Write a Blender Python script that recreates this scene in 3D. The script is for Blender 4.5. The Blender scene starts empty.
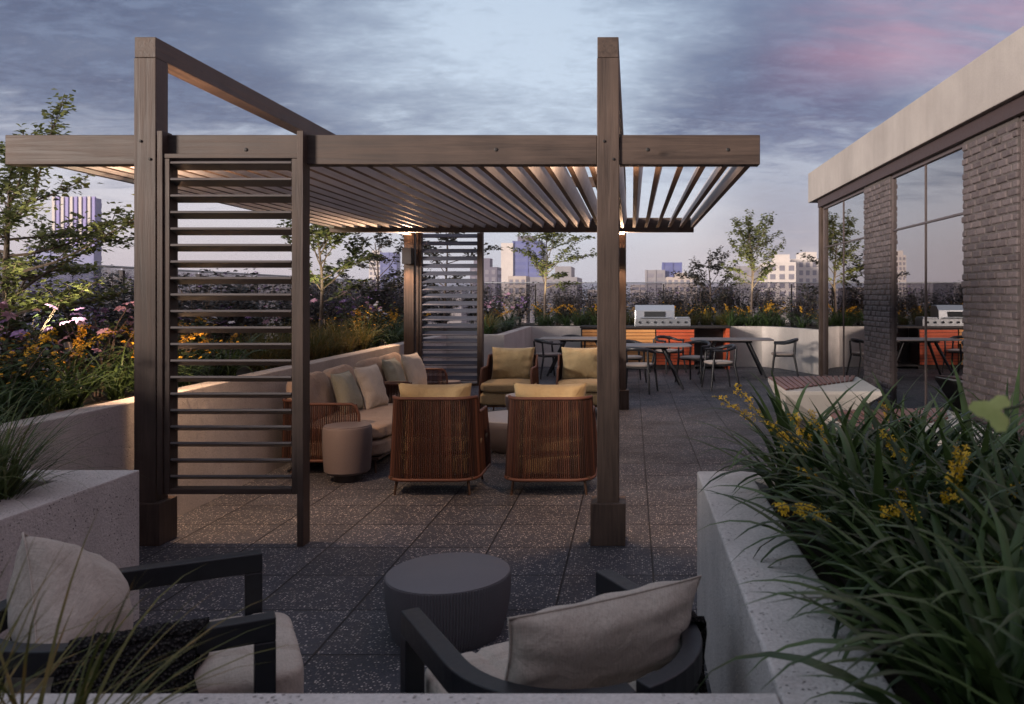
import bpy, bmesh, math, random
import numpy as np
from mathutils import Vector, Matrix

R = math.radians
scene = bpy.context.scene
COL = scene.collection

# ------------------------------------------------------------------ camera
EYE = 1.6
F = 812.0
cam_d = bpy.data.cameras.new("camera")
cam = bpy.data.objects.new("camera", cam_d)
COL.objects.link(cam)
cam.location = (0, 0, EYE)
cam.rotation_euler = (R(90), 0, 0)
cam_d.sensor_width = 36.0
cam_d.lens = F / 1024 * 36.0
cam_d.shift_x = -120 / 1024
cam_d.shift_y = -57 / 1024
cam_d.clip_start = 0.05
cam_d.clip_end = 8000
cam_d.dof.use_dof = True
cam_d.dof.focus_distance = 7.0
cam_d.dof.aperture_fstop = 5.0
scene.camera = cam

# ------------------------------------------------------------------ sun, sky, exposure
SUN_EL, SUN_FROM = R(11), Vector((-0.72, -0.69))        # low sun, behind the camera to the left
sd = bpy.data.lights.new("sun", 'SUN')
sd.energy = 4.3
sd.angle = R(12)
sd.color = (1.0, 0.84, 0.74)
sun = bpy.data.objects.new("sun", sd)
COL.objects.link(sun)
_to = Vector((-SUN_FROM.x * math.cos(SUN_EL), -SUN_FROM.y * math.cos(SUN_EL), -math.sin(SUN_EL)))
sun.rotation_euler = _to.to_track_quat('-Z', 'Y').to_euler()
sun.location = (-10, -10, 20)

scene.view_settings.view_transform = 'Standard'
scene.view_settings.look = 'None'
scene.view_settings.exposure = 0.55
scene.view_settings.gamma = 1.0
scene.view_settings.use_curve_mapping = False
scene.render.engine = 'CYCLES'
scene.cycles.max_bounces = 7
scene.cycles.transparent_max_bounces = 16
scene.cycles.caustics_reflective = False
scene.cycles.caustics_refractive = False
scene.cycles.sample_clamp_indirect = 4.0
scene.cycles.use_denoising = True


class NT:
    """Small helper for writing node trees."""
    def __init__(self, tree):
        self.t = tree
        self.n = tree.nodes
        self.l = tree.links

    def new(self, typ, **kw):
        nd = self.n.new(typ)
        for k, v in kw.items():
            setattr(nd, k, v)
        return nd

    def put(self, sock, val):
        if isinstance(val, bpy.types.NodeSocket):
            self.l.new(val, sock)
        elif isinstance(val, (tuple, list)) and sock.type == 'RGBA' and len(val) == 3:
            sock.default_value = (*val, 1)
        else:
            sock.default_value = val

    def math(self, op, a, b=0.0, c=None, clamp=False):
        nd = self.new('ShaderNodeMath', operation=op)
        nd.use_clamp = clamp
        self.put(nd.inputs[0], a)
        self.put(nd.inputs[1], b)
        if c is not None:
            self.put(nd.inputs[2], c)
        return nd.outputs[0]

    def vmath(self, op, a, b=(0, 0, 0)):
        nd = self.new('ShaderNodeVectorMath', operation=op)
        self.put(nd.inputs[0], a)
        self.put(nd.inputs[1], b)
        return nd.outputs[0]

    def coord(self, kind='Object'):
        return self.new('ShaderNodeTexCoord').outputs[kind]

    def mapping(self, vec, scale=(1, 1, 1), rot=(0, 0, 0), loc=(0, 0, 0)):
        nd = self.new('ShaderNodeMapping')
        self.put(nd.inputs['Vector'], vec)
        nd.inputs['Scale'].default_value = scale
        nd.inputs['Rotation'].default_value = rot
        nd.inputs['Location'].default_value = loc
        return nd.outputs[0]

    def noise(self, vec, scale, detail=4.0, rough=0.5, dist=0.0, out='Fac'):
        nd = self.new('ShaderNodeTexNoise')
        self.put(nd.inputs['Vector'], vec)
        nd.inputs['Scale'].default_value = scale
        nd.inputs['Detail'].default_value = detail
        nd.inputs['Roughness'].default_value = rough
        nd.inputs['Distortion'].default_value = dist
        return nd.outputs[out]

    def voronoi(self, vec, scale, feature='F1', out='Distance', rand=1.0):
        nd = self.new('ShaderNodeTexVoronoi', feature=feature)
        self.put(nd.inputs['Vector'], vec)
        nd.inputs['Scale'].default_value = scale
        nd.inputs['Randomness'].default_value = rand
        return nd.outputs[out]

    def ramp(self, fac, stops, interp='LINEAR'):
        nd = self.new('ShaderNodeValToRGB')
        nd.color_ramp.interpolation = interp
        el = nd.color_ramp.elements
        while len(el) < len(stops):
            el.new(0.5)
        for e, (p, c) in zip(el, stops):
            e.position = p
            e.color = (*c, 1) if not isinstance(c, (int, float)) else (c, c, c, 1)
        self.put(nd.inputs[0], fac)
        return nd.outputs[0]

    def mix(self, fac, a, b, blend='MIX'):
        nd = self.new('ShaderNodeMix', data_type='RGBA', blend_type=blend)
        self.put(nd.inputs[0], fac)
        self.put(nd.inputs[6], a)
        self.put(nd.inputs[7], b)
        return nd.outputs[2]

    def bump(self, height, strength=0.3, dist=0.01):
        nd = self.new('ShaderNodeBump')
        nd.inputs['Strength'].default_value = strength
        nd.inputs['Distance'].default_value = dist
        self.put(nd.inputs['Height'], height)
        return nd.outputs[0]


world = bpy.data.worlds.new("World")
scene.world = world
world.use_nodes = True
W = NT(world.node_tree)
W.n.clear()
_sky = W.new('ShaderNodeTexSky', sky_type='NISHITA')
_sky.sun_disc = False
_sky.sun_elevation = SUN_EL
_sky.sun_rotation = math.atan2(SUN_FROM.x, SUN_FROM.y)
_sky.altitude = 60
_sky.air_density = 1.2
_sky.dust_density = 1.5
_dir = W.coord('Generated')
_sx = W.new('ShaderNodeSeparateXYZ')
W.put(_sx.inputs[0], _dir)
_z = W.math('MAXIMUM', _sx.outputs[2], 0.0)
_den = W.math('ADD', _z, 0.16)
_cx = W.new('ShaderNodeCombineXYZ')
W.put(_cx.inputs[0], W.math('DIVIDE', _sx.outputs[0], _den))
W.put(_cx.inputs[1], W.math('DIVIDE', _sx.outputs[1], _den))
_uv = _cx.outputs[0]
# dusk sky seen opposite the sun: pale lavender band low down, dull blue higher
_clear = W.ramp(_z, [(0.0, (4.3, 3.9, 4.5)), (0.09, (4.3, 4.0, 4.7)), (0.19, (3.1, 3.5, 4.5)), (0.36, (2.0, 2.6, 3.7)), (0.55, (2.9, 3.2, 3.8)), (1.0, (3.3, 3.5, 4.0))])
_air = W.mix(0.25, _clear, _sky.outputs[0])


def _glow(direction, near, far):
    """soft patch of sky round a compass direction"""
    nd = W.new('ShaderNodeVectorMath', operation='DOT_PRODUCT')
    W.put(nd.inputs[0], _dir)
    nd.inputs[1].default_value = tuple(Vector(direction).normalized())
    return W.ramp(nd.outputs['Value'], [(far, 0.0), (near, 1.0)])


_air = W.mix(W.math('MULTIPLY', _glow((-0.15, 1, 0.24), 0.998, 0.95), 0.75), _air, (3.5, 4.2, 5.0))
_bank = W.noise(W.mapping(_uv, scale=(1, 1.15, 1), rot=(0, 0, R(24)), loc=(3.3, 1.1, 0)), 0.55, 4.0, 0.55, 0.4)
_wisp = W.noise(W.mapping(_uv, scale=(1.0, 1.7, 1), rot=(0, 0, R(-14)), loc=(1.2, 5.0, 0)), 4.2, 10.0, 0.66, 0.35)
_fine = W.noise(W.mapping(_uv, scale=(1.0, 1.5, 1), rot=(0, 0, R(-24)), loc=(4.0, 2.0, 0)), 15.0, 6.0, 0.7, 0.3)
_mask = W.math('ADD', W.math('ADD', W.math('MULTIPLY', _bank, 0.70), W.math('MULTIPLY', _wisp, 0.34)), W.math('MULTIPLY', _fine, 0.20))
_mask = W.math('SUBTRACT', _mask, W.math('MULTIPLY', _glow((-0.14, 1, 0.22), 0.997, 0.955), 0.10))
_mask = W.math('ADD', _mask, W.math('MULTIPLY', _glow((-0.62, 1, 0.24), 0.99, 0.91), 0.17))
_mask = W.math('ADD', _mask, W.math('MULTIPLY', _glow((0.16, 1, 0.22), 0.998, 0.985), 0.13))
_lowfade = W.math('MAXIMUM', W.ramp(W.math('ADD', _z, W.math('MULTIPLY', W.math('SUBTRACT', _wisp, 0.5), 0.22)), [(0.105, 0.0), (0.20, 1.0)]), W.math('MULTIPLY', _glow((0.19, 1, 0.085), 0.9995, 0.993), 0.6))
_cloudfac = W.math('MULTIPLY', W.math('MULTIPLY', W.ramp(_mask, [(0.47, 0.0), (0.73, 1.0)]), _lowfade), W.ramp(_z, [(0.42, 1.0), (0.6, 0.25)]))
_cloudcol = W.mix(W.ramp(_sx.outputs[0], [(0.0, 0.0), (0.22, 1.0)]), (0.26, 0.42, 0.92), (0.50, 0.55, 1.15))
_cloudcol = W.mix(W.math('MULTIPLY', W.ramp(W.math('ADD', W.math('MULTIPLY', _wisp, 0.6), W.math('MULTIPLY', _fine, 0.4)), [(0.42, 0.0), (0.60, 1.0)]), 0.42), _cloudcol, (1.4, 1.9, 2.8))
_pinkn = W.noise(W.mapping(_uv, scale=(1, 2.2, 1), rot=(0, 0, R(-38)), loc=(7, 2, 0)), 0.9, 7.0, 0.6, 0.5)
_pinkm = W.math('MULTIPLY', W.ramp(_pinkn, [(0.38, 0.0), (0.62, 1.0)]),
                W.math('MULTIPLY', W.ramp(_sx.outputs[0], [(0.13, 0.0), (0.30, 1.0)]), W.ramp(_z, [(0.22, 0.0), (0.30, 1.0)])))
_c1 = W.mix(W.math('MULTIPLY', _cloudfac, 0.92), _air, _cloudcol)
_c2 = W.mix(W.math('MULTIPLY', _pinkm, 0.72), _c1, (3.9, 1.7, 2.2))
_bg = W.new('ShaderNodeBackground')
W.put(_bg.inputs[0], _c2)
_bg.inputs[1].default_value = 0.125
_wo = W.new('ShaderNodeOutputWorld')
W.l.new(_bg.outputs[0], _wo.inputs[0])


# ------------------------------------------------------------------ materials
def material(name, fn):
    m = bpy.data.materials.new(name)
    m.use_nodes = True
    t = NT(m.node_tree)
    t.n.clear()
    out = t.new('ShaderNodeOutputMaterial')
    bs = t.new('ShaderNodeBsdfPrincipled')
    t.l.new(bs.outputs[0], out.inputs[0])
    t.out, t.bs = out, bs
    fn(t, bs)
    return m


def setp(t, bs, color=None, rough=None, metal=None, normal=None, spec=None):
    if color is not None:
        t.put(bs.inputs['Base Color'], color)
    if rough is not None:
        t.put(bs.inputs['Roughness'], rough)
    if metal is not None:
        t.put(bs.inputs['Metallic'], metal)
    if normal is not None:
        t.put(bs.inputs['Normal'], normal)
    if spec is not None:
        t.put(bs.inputs['Specular IOR Level'], spec)


def wood_mat(name, axis, dark, light, rough=0.55, bump=0.35, knots=True, fine=34):
    def fn(t, bs):
        c = t.coord('Object')
        sc = [fine, fine, fine]
        sc[axis] = 1.6
        g = t.noise(t.mapping(c, scale=tuple(sc)), 1.0, 6.0, 0.6, 0.9)
        b = t.noise(c, 3.2, 3.0, 0.5)
        f = t.math('ADD', t.math('MULTIPLY', g, 0.7), t.math('MULTIPLY', b, 0.4))
        col = t.ramp(f, [(0.32, dark), (0.72, light)])
        h = g
        if knots:
            ks = [4.2, 4.2, 4.2]
            ks[axis] = 2.0
            k = t.voronoi(t.mapping(c, scale=tuple(ks)), 1.0, rand=1.0)
            km = t.ramp(k, [(0.035, 1.0), (0.09, 0.0)])
            col = t.mix(t.math('MULTIPLY', km, 0.6), col, tuple(x * 0.5 for x in dark))
            h = t.math('SUBTRACT', g, t.math('MULTIPLY', km, 0.5))
        setp(t, bs, col, t.ramp(g, [(0.2, rough - 0.1), (0.8, rough + 0.15)]), normal=t.bump(h, bump, 0.008), spec=0.35)
    return material(name, fn)


def concrete_mat(name, lo, hi, grain=90, pit=0.5, bump=0.4):
    def fn(t, bs):
        c = t.coord('Object')
        big = t.noise(c, 1.3, 5.0, 0.6, 0.3)
        fine = t.noise(c, grain, 3.0, 0.6)
        streak = t.noise(t.mapping(c, scale=(7, 7, 0.5)), 1.0, 4.0, 0.6)
        f = t.math('ADD', t.math('ADD', t.math('MULTIPLY', big, 0.55), t.math('MULTIPLY', fine, 0.42)), t.math('MULTIPLY', streak, 0.2))
        col = t.ramp(f, [(0.34, lo), (0.74, hi)])
        v = t.voronoi(c, grain * 0.62)
        pm = t.math('MULTIPLY', t.ramp(v, [(0.12, 1.0), (0.26, 0.0)]), t.ramp(t.noise(c, 9, 2.0), [(0.45, 0.0), (0.6, 1.0)]))
        col = t.mix(t.math('MULTIPLY', pm, pit), col, tuple(x * 0.45 for x in lo))
        h = t.math('SUBTRACT', fine, pm)
        setp(t, bs, col, 0.86, normal=t.bump(h, bump, 0.006), spec=0.25)
    return material(name, fn)


def plain_mat(name, color, rough=0.5, metal=0.0, var=0.12, scale=25, bump=0.08):
    def fn(t, bs):
        c = t.coord('Object')
        n = t.noise(c, scale, 5.0, 0.6)
        col = t.ramp(n, [(0.25, tuple(x * (1 - var) for x in color)), (0.75, tuple(min(1, x * (1 + var)) for x in color))])
        setp(t, bs, col, t.ramp(n, [(0.2, max(0.02, rough - 0.08)), (0.8, min(1, rough + 0.08))]), metal, normal=t.bump(n, bump, 0.004))
    return material(name, fn)


def fabric_mat(name, color, weave=420, var=0.2, wrinkle=0.35, rough=0.95):
    def fn(t, bs):
        c = t.coord('Object')
        a = t.noise(t.mapping(c, scale=(1, 0.12, 0.12)), weave, 2.0, 0.6)
        b = t.noise(t.mapping(c, scale=(0.12, 1, 1)), weave, 2.0, 0.6)
        w = t.math('MULTIPLY', t.math('ADD', a, b), 0.5)
        big = t.noise(c, 7, 4.0, 0.6, 0.6)
        f = t.math('ADD', t.math('MULTIPLY', w, 0.75), t.math('MULTIPLY', big, 0.35))
        col = t.ramp(f, [(0.35, tuple(x * (1 - var) for x in color)), (0.75, tuple(min(1, x * (1 + var)) for x in color))])
        n1 = t.new('ShaderNodeBump')
        n1.inputs['Strength'].default_value = wrinkle
        n1.inputs['Distance'].default_value = 0.03
        t.put(n1.inputs['Height'], t.noise(c, 11, 3.0, 0.55, 1.2))
        n2 = t.new('ShaderNodeBump')
        n2.inputs['Strength'].default_value = 0.4
        n2.inputs['Distance'].default_value = 0.002
        t.put(n2.inputs['Height'], w)
        t.l.new(n1.outputs[0], n2.inputs['Normal'])
        setp(t, bs, col, rough, normal=n2.outputs[0], spec=0.15)
        bs.inputs['Sheen Weight'].default_value = 0.15
    return material(name, fn)


def leaf_mat(name, lo, hi, scale=14, trans=0.3, rough=0.5, tip=None):
    def fn(t, bs):
        c = t.coord('Object')
        n = t.noise(c, scale, 3.0, 0.7)
        oi = t.new('ShaderNodeObjectInfo')
        gi = t.new('ShaderNodeNewGeometry').outputs['Random Per Island']
        f = t.math('ADD', t.math('ADD', t.math('MULTIPLY', n, 0.6), t.math('MULTIPLY', gi, 0.4)), t.math('MULTIPLY', t.math('SUBTRACT', oi.outputs['Random'], 0.5), 0.2))
        col = t.ramp(f, [(0.3, lo), (0.7, hi)])
        if tip:
            s = t.noise(t.mapping(c, scale=(9, 9, 2)), 2.0, 3.0)
            col = t.mix(t.ramp(s, [(0.52, 0.0), (0.68, 0.8)]), col, tip)
        setp(t, bs, col, rough, spec=0.3)
        tr = t.new('ShaderNodeBsdfTranslucent')
        t.put(tr.inputs[0], col)
        mx = t.new('ShaderNodeMixShader')
        mx.inputs[0].default_value = trans
        t.l.new(bs.outputs[0], mx.inputs[1])
        t.l.new(tr.outputs[0], mx.inputs[2])
        t.l.new(mx.outputs[0], t.out.inputs[0])
    return material(name, fn)


PAV = 0.512


def _pavers(t, bs):
    c = t.coord('Object')
    g = t.vmath('DIVIDE', t.vmath('SUBTRACT', c, (-0.391, 5.147, 0)), (PAV, PAV, 1))
    sp = t.new('ShaderNodeSeparateXYZ')
    t.put(sp.inputs[0], t.vmath('FRACTION', g))
    ex = t.math('ABSOLUTE', t.math('SUBTRACT', sp.outputs[0], 0.5))
    ey = t.math('ABSOLUTE', t.math('SUBTRACT', sp.outputs[1], 0.5))
    e = t.math('MAXIMUM', ex, ey)
    joint = t.ramp(e, [(0.4865, 0.0), (0.4925, 1.0)])
    wn = t.new('ShaderNodeTexWhiteNoise', noise_dimensions='2D')
    t.put(wn.inputs['Vector'], t.vmath('FLOOR', g))
    tone = t.math('ADD', t.math('MULTIPLY', wn.outputs['Value'], 0.48), 0.78)
    v1 = t.new('ShaderNodeTexVoronoi')
    t.put(v1.inputs['Vector'], c)
    v1.inputs['Scale'].default_value = 78
    spr = t.new('ShaderNodeSeparateColor')
    t.put(spr.inputs[0], v1.outputs['Color'])
    chip = t.math('MULTIPLY', t.ramp(spr.outputs[0], [(0.56, 0.0), (0.58, 1.0)]), t.ramp(v1.outputs['Distance'], [(0.34, 1.0), (0.42, 0.0)]))
    chipcol = t.ramp(spr.outputs[1], [(0.0, (0.15, 0.135, 0.13)), (0.5, (0.32, 0.29, 0.275)), (1.0, (0.62, 0.57, 0.53))])
    v2 = t.voronoi(c, 170, out='Color')
    base = t.mix(0.5, (0.050, 0.055, 0.070), t.ramp(v2, [(0.2, (0.028, 0.030, 0.038)), (0.9, (0.10, 0.102, 0.115))]))
    stain = t.ramp(t.noise(c, 1.1, 6.0, 0.65, 0.5), [(0.3, 0.72), (0.7, 1.12)])
    col = t.mix(chip, base, chipcol)
    col = t.mix(1.0, col, t.math('MULTIPLY', tone, stain), 'MULTIPLY')
    col = t.mix(joint, col, (0.012, 0.012, 0.014))
    h = t.math('SUBTRACT', t.math('MULTIPLY', chip, 0.12), joint)
    setp(t, bs, col, t.ramp(t.noise(c, 2.5, 4.0), [(0.3, 0.55), (0.7, 0.78)]), normal=t.bump(h, 0.6, 0.006), spec=0.3)


M = {}
M['paver'] = material('exposed_aggregate_pavers', _pavers)
WD, WL = (0.022, 0.015, 0.012), (0.086, 0.060, 0.047)
M['wood_x'] = wood_mat('stained_timber_along_x', 0, WD, WL)
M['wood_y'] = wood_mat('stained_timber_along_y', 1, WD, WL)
M['wood_z'] = wood_mat('stained_timber_along_z', 2, WD, WL)
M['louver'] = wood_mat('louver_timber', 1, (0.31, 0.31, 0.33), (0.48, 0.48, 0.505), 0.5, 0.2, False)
M['slat'] = wood_mat('screen_slat', 0, (0.060, 0.052, 0.052), (0.12, 0.105, 0.10), 0.4, 0.12, False)
M['slat_sky_tint'] = wood_mat('sky_tinted_screen_slat', 0, (0.065, 0.072, 0.10), (0.105, 0.115, 0.15), 0.75, 0.12, False)  # rear screen: blue skylight on the slats is painted into their colour
M['concrete'] = concrete_mat('cast_concrete', (0.34, 0.325, 0.31), (0.70, 0.67, 0.64), 95, 0.7, 1.0)
M['concrete_far'] = concrete_mat('smooth_concrete', (0.36, 0.335, 0.31), (0.64, 0.60, 0.555), 80, 0.5, 0.7)
M['fascia'] = concrete_mat('fascia_render', (0.215, 0.20, 0.19), (0.33, 0.312, 0.295), 60, 0.25, 0.25)
M['bench_conc'] = concrete_mat('bench_concrete', (0.48, 0.45, 0.41), (0.64, 0.605, 0.555), 120, 0.25, 0.15)
M['soil'] = concrete_mat('soil', (0.012, 0.010, 0.008), (0.05, 0.04, 0.03), 60, 0.5, 1.0)
M['dark_metal'] = plain_mat('dark_bronze_metal', (0.035, 0.030, 0.030), 0.42, 0.3)
M['window_frame'] = plain_mat('brown_grey_window_frame', (0.07, 0.055, 0.055), 0.4)
M['soffit'] = plain_mat('dark_brown_soffit', (0.040, 0.026, 0.026), 0.6)
M['black_wood'] = plain_mat('black_stained_frame', (0.010, 0.012, 0.016), 0.42, 0.0, 0.25, 40, 0.1)
M['steel'] = plain_mat('brushed_steel', (0.50, 0.53, 0.56), 0.34, 0.85, 0.08, 60)
M['steel_dark'] = plain_mat('oven_glass', (0.05, 0.055, 0.06), 0.15, 0.3)
M['screw'] = plain_mat('galvanised_screw', (0.025, 0.023, 0.022), 0.6, 0.3)
def _rope(t, bs):
    gi = t.new('ShaderNodeNewGeometry').outputs['Random Per Island']
    n = t.noise(t.coord('Object'), 170, 3.0)
    col = t.ramp(t.math('ADD', t.math('MULTIPLY', gi, 0.75), t.math('MULTIPLY', n, 0.3)), [(0.1, (0.022, 0.010, 0.008)), (0.55, (0.055, 0.022, 0.015)), (0.95, (0.11, 0.044, 0.027))])
    setp(t, bs, col, 0.7, normal=t.bump(n, 0.4, 0.003), spec=0.3)


M['rope'] = material('brown_rope', _rope)
M['rope_rail'] = plain_mat('brown_wrapped_rail', (0.10, 0.040, 0.025), 0.6, 0.0, 0.3, 120, 0.4)
M['bronze_leg'] = plain_mat('bronze_leg', (0.10, 0.06, 0.04), 0.4, 0.5)
M['mustard'] = fabric_mat('mustard_fabric', (0.34, 0.27, 0.15))
M['taupe'] = fabric_mat('taupe_fabric', (0.43, 0.33, 0.25))
M['taupe_dark'] = fabric_mat('mushroom_fabric', (0.34, 0.26, 0.20))
M['cream'] = fabric_mat('cream_fabric', (0.62, 0.57, 0.48))
M['sage'] = fabric_mat('sage_fabric', (0.33, 0.34, 0.27))
M['oat'] = fabric_mat('oat_linen', (0.43, 0.385, 0.33), 300, 0.28, 0.3)
M['ottoman'] = plain_mat('grey_powder_coat', (0.150, 0.145, 0.155), 0.6, 0.0, 0.12, 200, 0.1)
M['drum'] = plain_mat('grey_brown_drum', (0.15, 0.128, 0.128), 0.6, 0.0, 0.12, 140, 0.1)
M['table_light'] = plain_mat('pale_grey_tabletop', (0.42, 0.40, 0.39), 0.5, 0.0, 0.1, 40)
M['dining_top'] = plain_mat('grey_brown_tabletop', (0.24, 0.215, 0.205), 0.5, 0.0, 0.15, 30)
M['seat_pad'] = fabric_mat('grey_seat_pad', (0.30, 0.26, 0.235))
M['throw'] = None
M['red_wood'] = wood_mat('red_cedar_slats', 0, (0.40, 0.055, 0.022), (0.62, 0.13, 0.05), 0.5, 0.15, False)
M['orange_wood'] = wood_mat('orange_cedar_slats', 0, (0.48, 0.20, 0.06), (0.72, 0.36, 0.13), 0.5, 0.15, False)
M['bench_wood'] = wood_mat('red_brown_bench_slats', 1, (0.16, 0.060, 0.045), (0.30, 0.14, 0.105), 0.35, 0.15, False)


def _throw(t, bs):
    c = t.coord('Object')
    v = t.voronoi(c, 95)
    n = t.noise(c, 30, 3.0)
    col = t.ramp(v, [(0.1, (0.10, 0.095, 0.09)), (0.5, (0.016, 0.015, 0.016))])
    setp(t, bs, col, 0.95, normal=t.bump(t.math('ADD', t.math('MULTIPLY', v, -1.0), n), 1.0, 0.02), spec=0.1)


M['throw'] = material('charcoal_knit', _throw)


def _brick(t, bs):
    c = t.coord('Object')
    n = t.noise(c, 22, 6.0, 0.65, 0.4)
    b = t.noise(c, 2.0, 4.0, 0.6)
    gi = t.new('ShaderNodeNewGeometry').outputs['Random Per Island']
    col = t.ramp(t.math('ADD', t.math('ADD', t.math('MULTIPLY', n, 0.45), t.math('MULTIPLY', b, 0.2)), t.math('MULTIPLY', gi, 0.2)), [(0.25, (0.055, 0.044, 0.046)), (0.65, (0.135, 0.112, 0.114))])
    setp(t, bs, col, 0.62, normal=t.bump(n, 0.7, 0.012), spec=0.35)


M['brick'] = material('painted_dark_brick', _brick)
M['brick_plain'] = concrete_mat('added_shade_brick', (0.05, 0.045, 0.045), (0.12, 0.105, 0.10), 40, 0.3, 0.5)
M['mortar'] = concrete_mat('dark_mortar', (0.05, 0.044, 0.044), (0.10, 0.09, 0.088), 90, 0.3, 0.5)


def _window(t, bs):
    gl = t.new('ShaderNodeBsdfGlossy')
    gl.inputs['Roughness'].default_value = 0.0
    gl.inputs['Color'].default_value = (0.93, 0.89, 0.88, 1)
    c = t.coord('Object')
    t.put(gl.inputs['Normal'], t.bump(t.noise(c, 0.55, 1.0), 0.02, 0.05))
    tr = t.new('ShaderNodeBsdfTransparent')
    tr.inputs[0].default_value = (0.55, 0.53, 0.52, 1)
    lw = t.new('ShaderNodeLayerWeight')
    lw.inputs[0].default_value = 0.35
    f = t.math('ADD', t.math('MULTIPLY', lw.outputs['Fresnel'], 0.62), 0.46, clamp=True)
    mx = t.new('ShaderNodeMixShader')
    t.put(mx.inputs[0], f)
    t.l.new(tr.outputs[0], mx.inputs[1])
    t.l.new(gl.outputs[0], mx.inputs[2])
    t.l.new(mx.outputs[0], t.out.inputs[0])


M['window'] = material('reflective_window_glass', _window)


def _railglass(t, bs):
    gl = t.new('ShaderNodeBsdfGlossy')
    gl.inputs['Roughness'].default_value = 0.02
    tr = t.new('ShaderNodeBsdfTransparent')
    tr.inputs[0].default_value = (0.74, 0.74, 0.77, 1)
    lw = t.new('ShaderNodeLayerWeight')
    lw.inputs[0].default_value = 0.25
    mx = t.new('ShaderNodeMixShader')
    t.put(mx.inputs[0], t.math('ADD', t.math('MULTIPLY', lw.outputs['Fresnel'], 0.5), 0.03))
    t.l.new(tr.outputs[0], mx.inputs[1])
    t.l.new(gl.outputs[0], mx.inputs[2])
    t.l.new(mx.outputs[0], t.out.inputs[0])


M['rail_glass'] = material('grey_guard_glass', _railglass)


def emit_mat(name, color, strength):
    def fn(t, bs):
        setp(t, bs, color, 0.4)
        t.put(bs.inputs['Emission Color'], color)
        bs.inputs['Emission Strength'].default_value = strength
    return material(name, fn)


M['lamp_glow'] = emit_mat('warm_lamp_diffuser', (1.0, 0.72, 0.42), 2.5)
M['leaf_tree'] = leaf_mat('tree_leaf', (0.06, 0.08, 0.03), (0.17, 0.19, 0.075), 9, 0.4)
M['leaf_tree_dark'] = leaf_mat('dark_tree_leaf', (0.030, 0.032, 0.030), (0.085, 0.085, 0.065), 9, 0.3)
M['leaf_shrub'] = leaf_mat('dark_shrub_leaf', (0.018, 0.022, 0.024), (0.060, 0.058, 0.062), 12, 0.2)
M['leaf_strap'] = leaf_mat('strap_leaf', (0.016, 0.036, 0.012), (0.078, 0.130, 0.040), 5, 0.25, 0.36)
M['leaf_green'] = leaf_mat('perennial_leaf', (0.022, 0.036, 0.018), (0.07, 0.10, 0.035), 10, 0.25)
M['grass_olive'] = leaf_mat('olive_grass', (0.06, 0.075, 0.018), (0.19, 0.17, 0.055), 4, 0.3, 0.55, (0.30, 0.18, 0.06))
M['grass_green'] = leaf_mat('green_grass', (0.035, 0.06, 0.02), (0.13, 0.18, 0.055), 4, 0.25, 0.5, (0.16, 0.14, 0.05))
M['fl_yellow'] = leaf_mat('yellow_petal', (0.72, 0.42, 0.02), (0.92, 0.66, 0.05), 60, 0.25)
M['fl_orange'] = leaf_mat('orange_petal', (0.50, 0.24, 0.015), (0.78, 0.46, 0.04), 40, 0.25)
M['fl_pink'] = leaf_mat('pink_petal', (0.42, 0.20, 0.30), (0.66, 0.40, 0.50), 40, 0.25)
M['fl_purple'] = leaf_mat('purple_petal', (0.16, 0.09, 0.24), (0.36, 0.24, 0.48), 40, 0.25)
M['fl_white'] = leaf_mat('white_petal', (0.60, 0.56, 0.60), (0.80, 0.76, 0.80), 40, 0.25)
M['bark'] = wood_mat('bark', 2, (0.05, 0.038, 0.032), (0.13, 0.10, 0.08), 0.8, 0.8, False)
M['stem'] = plain_mat('green_stem', (0.05, 0.06, 0.025), 0.6)


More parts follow.
